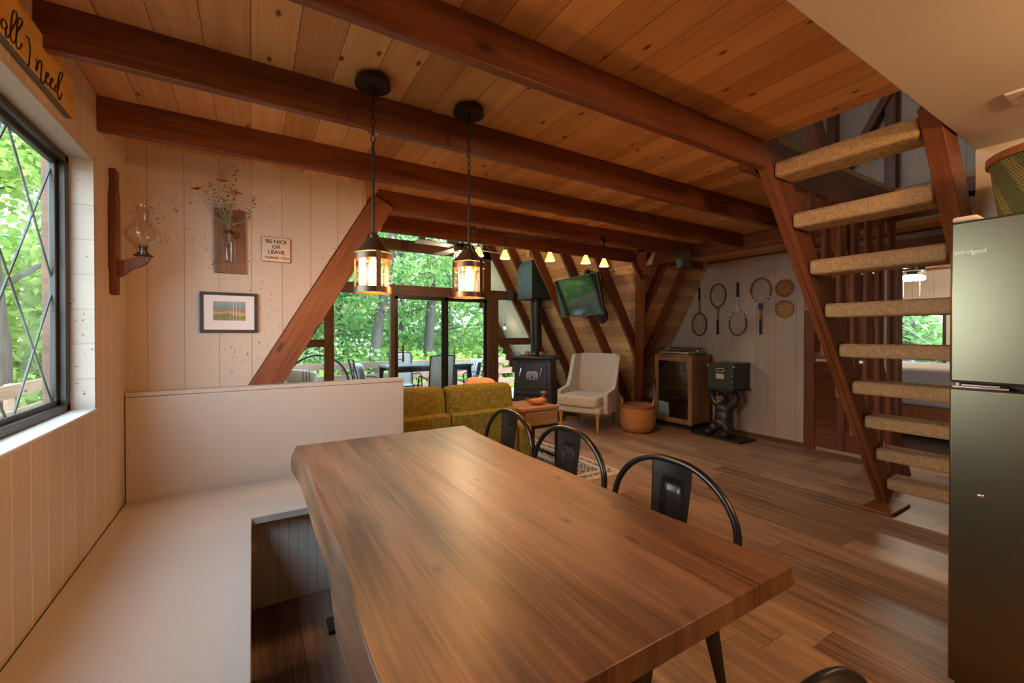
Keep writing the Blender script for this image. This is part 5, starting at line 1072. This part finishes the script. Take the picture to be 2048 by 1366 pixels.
sling('pale sling patio chair with its back to the glass door', 2.98, 7.66, PI / 2)
sling('pale sling patio chair on the far side of the patio table', 2.66, 8.55, -PI / 2)
sling('pale sling patio chair far to the bench side, behind the arch-framed seat', .52, 8.35, -.5)
M['stripe'] = None
m_, nt, b_, o_ = mk('striped_cushion'); tc = nd(nt, 'ShaderNodeTexCoord'); sp = nd(nt, 'ShaderNodeSeparateXYZ'); lk(nt, tc.outputs['Generated'], sp.inputs[0])
s1_ = mth(nt, 'GREATER_THAN', mth(nt, 'SINE', mth(nt, 'MULTIPLY', sp.outputs[1], 26.0)), .45); lk(nt, mixc(nt, s1_, (.62, .60, .58), (.06, .07, .09)), b_.inputs['Base Color']); b_.inputs['Roughness'].default_value = .9; M['stripe'] = m_
M['greycush'] = plain('grey_cushion', (.45, .45, .46), .9)
def metal_patio(lb, x, y, rz, cush, clb):
    t = thing('metal_patio_chair', lb, 'chair', (0, 0, 0), local=True)
    for s_ in (1, -1):
        MB().tube([(-.20, s_ * .22, .40), (-.24, s_ * .22, .65), (-.31, s_ * .22, .95)], .012, 8).build('back_post', 'patio', t)
        MB().tube(smooth_path([(.22, s_ * .25, 0), (.20, s_ * .25, .42), (.20, s_ * .26, .58), (.0, s_ * .26, .61), (-.24, s_ * .22, .60)], 4), .011, 8).build('arm', 'patio', t)
        MB().tube([(-.20, s_ * .22, .42), (-.28, s_ * .24, 0)], .012, 8).build('leg', 'patio', t)
    MB().tube([(-.31, -.22, .95), (-.31, .22, .95)], .012, 8).tube([(-.27, -.22, .78), (-.27, .22, .78)], .008, 8).tube([(-.22, -.22, .52), (-.22, .22, .52)], .010, 8).tube(smooth_path([(-.30, -.2, .94), (-.25, .02, .66), (-.22, .2, .53)], 5), .008, 6).tube(smooth_path([(-.30, .2, .94), (-.25, -.02, .66), (-.22, -.2, .53)], 5), .008, 6).build('back_lattice', 'patio', t)
    MB().box(-.22, .22, -.24, .24, .40, .425).build('seat', 'patio', t, bevel=.006)
    t.location = (x, y, -.1); t.rotation_euler.z = rz
    Q = Rz(rz); c_ = cushion('cushion', (0, 0, 0), (.13, .42, .42), cush, None, Matrix.Rotation(-.2, 3, 'Y'), .45)
    c_.location = V((x, y, .565)) + Q @ V((-.15, 0, 0)); c_.rotation_euler.z = rz; tag(c_, clb, 'cushion')
metal_patio('dark metal patio chair at the bench end of the patio table', 1.80, 7.95, 0.0, 'greycush', 'plain grey cushion on the dark patio chair at the bench end')
metal_patio('dark metal patio chair at the stove end of the patio table', 3.97, 8.30, PI - .1, 'stripe', 'black and white striped cushion on the dark patio chair at the stove end')
sw_ = thing('porch_seat', 'low deck seat framed by a big dark metal arch', 'seat', (.94, 7.75, -.1))
MB().tube([(.94 + .50 * math.cos(a), 7.85, .42 + .52 * math.sin(a)) for a in [PI * (-.12 + 1.24 * i / 32) for i in range(33)]], .018, 8).build('arch', 'patio', sw_)
MB().tube([(.44, 7.55, .30), (1.44, 7.55, .30)], .016, 8).tube([(.44, 7.85, .25), (.44, 7.3, -.1)], .016, 8).tube([(1.44, 7.85, .25), (1.44, 7.3, -.1)], .016, 8).tube([(.44, 7.85, .25), (.44, 8.1, -.1)], .016, 8).tube([(1.44, 7.85, .25), (1.44, 8.1, -.1)], .016, 8).build('stand', 'patio', sw_)
cushion('seat_pad', (.94, 7.62, .37), (.98, .55, .16), 'greycush', sw_, None, .3)
m_, nt, b_, o_ = mk('stitched_pillow'); tc = nd(nt, 'ShaderNodeTexCoord'); sp = nd(nt, 'ShaderNodeSeparateXYZ'); lk(nt, tc.outputs['Generated'], sp.inputs[0])
f1 = mth(nt, 'MULTIPLY', mth(nt, 'GREATER_THAN', sp.outputs[0], .50), mth(nt, 'LESS_THAN', sp.outputs[0], .80)); f2 = mth(nt, 'GREATER_THAN', mth(nt, 'SINE', mth(nt, 'MULTIPLY', sp.outputs[0], 62.0)), .2); f3 = mth(nt, 'GREATER_THAN', mth(nt, 'SINE', mth(nt, 'MULTIPLY', sp.outputs[2], 60.0)), -.3)
lk(nt, mixc(nt, mth(nt, 'MULTIPLY', f1, mth(nt, 'MULTIPLY', f2, f3)), (.56, .46, .37), (.03, .025, .03)), b_.inputs['Base Color']); b_.inputs['Roughness'].default_value = .9; M['stitched'] = m_
M['aqua'] = plain('pale_aqua_pillow', (.46, .58, .55), .9)
tag(cushion('outdoor_pillow', (.68, 7.60, .60), (.44, .14, .24), 'stitched', None, Matrix.Rotation(.15, 3, 'Y') @ Matrix.Rotation(-.35, 3, 'X'), .5), 'tan pillow with rows of black stitching on the arched deck seat', 'pillow')
tag(cushion('outdoor_pillow', (.36, 7.74, .64), (.30, .12, .30), 'aqua', None, Matrix.Rotation(.7, 3, 'Y') @ Matrix.Rotation(-.3, 3, 'X'), .5), 'pale aqua pillow at the bench end of the deck seat', 'pillow')
# string light bulbs under the overhang
for i, (x, z) in enumerate(((3.70, 2.28), (4.22, 1.42))):
    t = thing('string_bulb', ['hanging outdoor bulb below the overhang near the roof, outside the gable', 'lower hanging outdoor bulb below the overhang, outside the gable'][i], 'bulb', (x, 7.2, z))
    MB().tube([(x + .02, 7.2, z + .25), (x, 7.2, z + .05)], .004, 6).lathe([(.012, 0), (.012, .05)], (x, 7.2, z + .02), 10).build('socket', 'matte_black', t)
    MB().sup((x, 7.2, z), (.022, .022, .028), nu=12, nv=8).build('bulb', 'string_bulb', t)

# ------------------------------------------------------------------ trees
M['bark'] = wood('grey_bark', (.028, .024, .020), (.085, .075, .062), 2, .8, .9, fine=.6, bump=.8)
M['leaf'] = leafmat('maple_leaves', (.115, .22, .06), (.34, .49, .17)); M['leaf2'] = leafmat('deep_leaves', (.09, .19, .06), (.27, .42, .16)); M['leaf3'] = leafmat('bright_leaves', (.17, .29, .06), (.42, .55, .16))
def leaves(rd, clusters, n, size, flat=.5):
    m = MB(); vs = []; fs = []
    for i in range(n):
        c, r = rd.choice(clusters)
        while True:
            d = V((rd.uniform(-1, 1), rd.uniform(-1, 1), rd.uniform(-1, 1)))
            if d.length < 1: break
        p = V(c) + V((d.x * r, d.y * r, d.z * r * flat))
        nr = V((rd.gauss(0, .6), rd.gauss(0, .6), rd.gauss(.55, .5))).normalized(); u = nr.orthogonal().normalized(); a = rd.random() * 2 * PI
        w_ = nr.cross(u); u, w_ = u * math.cos(a) + w_ * math.sin(a), w_ * math.cos(a) - u * math.sin(a); s_ = size * rd.uniform(.65, 1.3); b = len(vs)
        vs += [p, p + u * s_ * .35 + w_ * s_ * .42, p + u * s_ * .62 + w_ * s_ * .24, p + u * s_ * 1.05 - nr * s_ * .12, p + u * s_ * .62 - w_ * s_ * .24, p + u * s_ * .35 - w_ * s_ * .42]
        fs.append((b, b + 1, b + 2, b + 3, b + 4, b + 5))
    m.v = vs; m.f = fs; return m
def make_tree(name, lb, seed, H, r0, lean, ncl, nleaf, lsize, z0, spread, mat, group, cl_r=.9, branches=9):
    rd = random.Random(seed); t = thing(name, lb, 'tree', (0, 0, 0), group, local=True)
    pts = [V((lean[0] * (z / H) ** 1.3 + .06 * math.sin(z * 1.3 + seed), lean[1] * (z / H) + .06 * math.cos(z + seed), z)) for z in [H * i / 12 for i in range(13)]]
    tk_ = MB().tube(pts, [r0 * (1 - .7 * i / 12) * (1.25 if i == 0 else 1) for i in range(13)], 12).build('trunk', 'bark', t); cl = []
    for i in range(branches):
        z = z0 + (H - z0) * (i + .3) / branches; k = min(11, int(z / H * 12)); p = pts[k]; a = rd.random() * 2 * PI; L_ = spread * rd.uniform(.5, 1.1) * (1.1 - .5 * i / branches)
        e = p + V((math.cos(a) * L_, math.sin(a) * L_, L_ * rd.uniform(.05, .45))); md = (p + e) / 2 + V((0, 0, .15))
        MB().tube(smooth_path([p, md, e], 4), [r0 * .28 * (1 - q / 10) for q in range(9)], 6).build('branch', 'bark', t)
        for q in range(ncl):
            f = rd.uniform(.35, 1.15); cl.append((p + (e - p) * f + V((rd.gauss(0, .45), rd.gauss(0, .45), rd.gauss(.05, .3))), cl_r * rd.uniform(.6, 1.2)))
    tag(leaves(rd, cl, nleaf, lsize).build('crown', mat, t, recalc=False, smooth=False), kind='stuff'); return t
def place(t, x, y, s=1.0, rz=0.0, z=None): t.location = (x, y, gz(x, y) - .05 if z is None else z); t.rotation_euler.z = rz; t.scale = (s, s, s)
def at(u, Y):
    r = (u - 1024) / 853.6; return ((.5203 + .854 * r) / (.854 - .5203 * r)) * Y
ta = make_tree('tree', 'leaning grey-barked tree behind the picture window left of the door', 1, 11, .18, (1.5, .0), 5, 3600, .15, 3.6, 2.6, 'leaf', None); place(ta, at(735, 12.5), 12.5)
tb_ = make_tree('tree', 'straight thick grey trunk seen through the sliding door', 2, 13, .20, (.2, .0), 5, 4200, .15, 3.8, 2.8, 'leaf', None); place(tb_, at(858, 13.5), 13.5)
tc_ = make_tree('tree', 'large rough trunk at the far edge of the left lattice window', 5, 10, .2, (.0, .3), 5, 3600, .15, 2.6, 2.4, 'leaf3', None); place(tc_, -3.16, 8.85)
td = make_tree('tree', 'dark trunk behind the bedroom window lattice', 6, 9, .25, (.1, .1), 5, 2600, .16, 2.0, 2.2, 'leaf2', None); place(td, 13.3, 3.85)
G1 = 'leafy woodland trees beyond the deck'; G2 = 'leafy trees beside the left window'; G3 = 'low leafy shrubs below the deck'
def multi(proto, spots):
    for i, (x, y, s, rz) in enumerate(spots):
        o = proto if i == 0 else copy_tree(proto); place(o, x, y, s, rz)
te = make_tree('woodland_tree', 'leafy green tree in the woods beyond the deck', 8, 10, .14, (.5, .3), 6, 5200, .17, 1.2, 2.6, 'leaf2', G1, 1.0, 11)
multi(te, [(at(600, 15), 15, 1.0, 0), (at(690, 19), 19, 1.15, 2), (at(800, 17), 17, .95, 4), (at(905, 20), 20, 1.2, 1), (at(985, 15.5), 15.5, .9, 3), (at(1040, 18), 18, 1.1, 5), (at(560, 22), 22, 1.2, 2.5), (at(760, 23), 23, 1.25, .5), (at(660, 13.5), 13.5, .75, 3.6)])
tf = make_tree('side_tree', 'leafy tree outside the left lattice window', 9, 8, .12, (.3, .3), 6, 4200, .17, .8, 2.2, 'leaf3', G2, 1.0, 10)
multi(tf, [(-4.6, 11.5, 1.0, 0), (-6.0, 15.0, 1.2, 2), (-3.4, 13.5, 1.1, 4), (-5.6, 8.0, 1.0, 1), (-7.2, 11.5, 1.2, 3), (-2.2, 16.5, 1.2, 2.2)])
tg = make_tree('bedroom_side_tree', 'leafy tree outside the bedroom window', 11, 7, .12, (.3, .2), 6, 3600, .18, .5, 2.0, 'leaf2', 'leafy trees outside the bedroom window', 1.0, 9)
multi(tg, [(14.5, 4.4, 1, 0), (16, 3.2, 1.1, 2), (15.5, 6.0, 1.1, 4), (18.5, 4.6, 1.2, 1)])
rd = random.Random(21)
sh = thing('shrub', 'low bright green shrub below the deck railing', 'shrub', (0, 0, 0), G3, local=True)
cl = [(V((rd.gauss(0, .6), rd.gauss(0, .6), rd.uniform(.3, 1.9))), .5) for _ in range(26)]
for k in range(6): MB().tube(smooth_path([(0, 0, 0), cl[k][0] * .5 + V((0, 0, .2)), cl[k][0]], 4), .02, 6).build('stem', 'bark', sh)
tag(leaves(rd, cl, 2600, .15).build('foliage', 'leaf3', sh, recalc=False, smooth=False), kind='stuff')
multi(sh, [(at(580, 11.6), 11.6, 1.0, 0), (at(640, 12.0), 12.0, 1.1, 1), (at(700, 11.3), 11.3, 1.05, 2), (at(770, 12.2), 12.2, 1.0, 3), (at(830, 11.5), 11.5, .95, 4), (at(900, 12.4), 12.4, 1.1, 5), (at(960, 11.7), 11.7, 1.0, .5), (at(1030, 12.2), 12.2, 1.15, 1.5), (at(670, 14.5), 14.5, 1.4, 2.5), (at(790, 14.8), 14.8, 1.4, 3.5), (at(930, 14.6), 14.6, 1.4, 4.5), (at(540, 13), 13, 1.3, 2), (-3.6, 6.6, 1.0, 0.4), (-3.9, 8.6, 1.1, 2.4), (-4.2, 10.2, 1.2, 3.1)])
rd = random.Random(5); cl = []
for i in range(330):
    a = rd.uniform(-.62, 1.25); d = rd.uniform(25, 33); x, y = d * math.sin(a), d * math.cos(a); cl.append((V((x, y, gz(x, y) + rd.uniform(0, 11) * rd.uniform(.6, 1))), rd.uniform(1.0, 2.0)))
tag(leaves(rd, cl, 26000, .42, .7).build('distant_foliage', 'leaf2', recalc=False, smooth=False), 'hazy green wall of distant forest foliage beyond all the trees', 'foliage', kind='stuff')
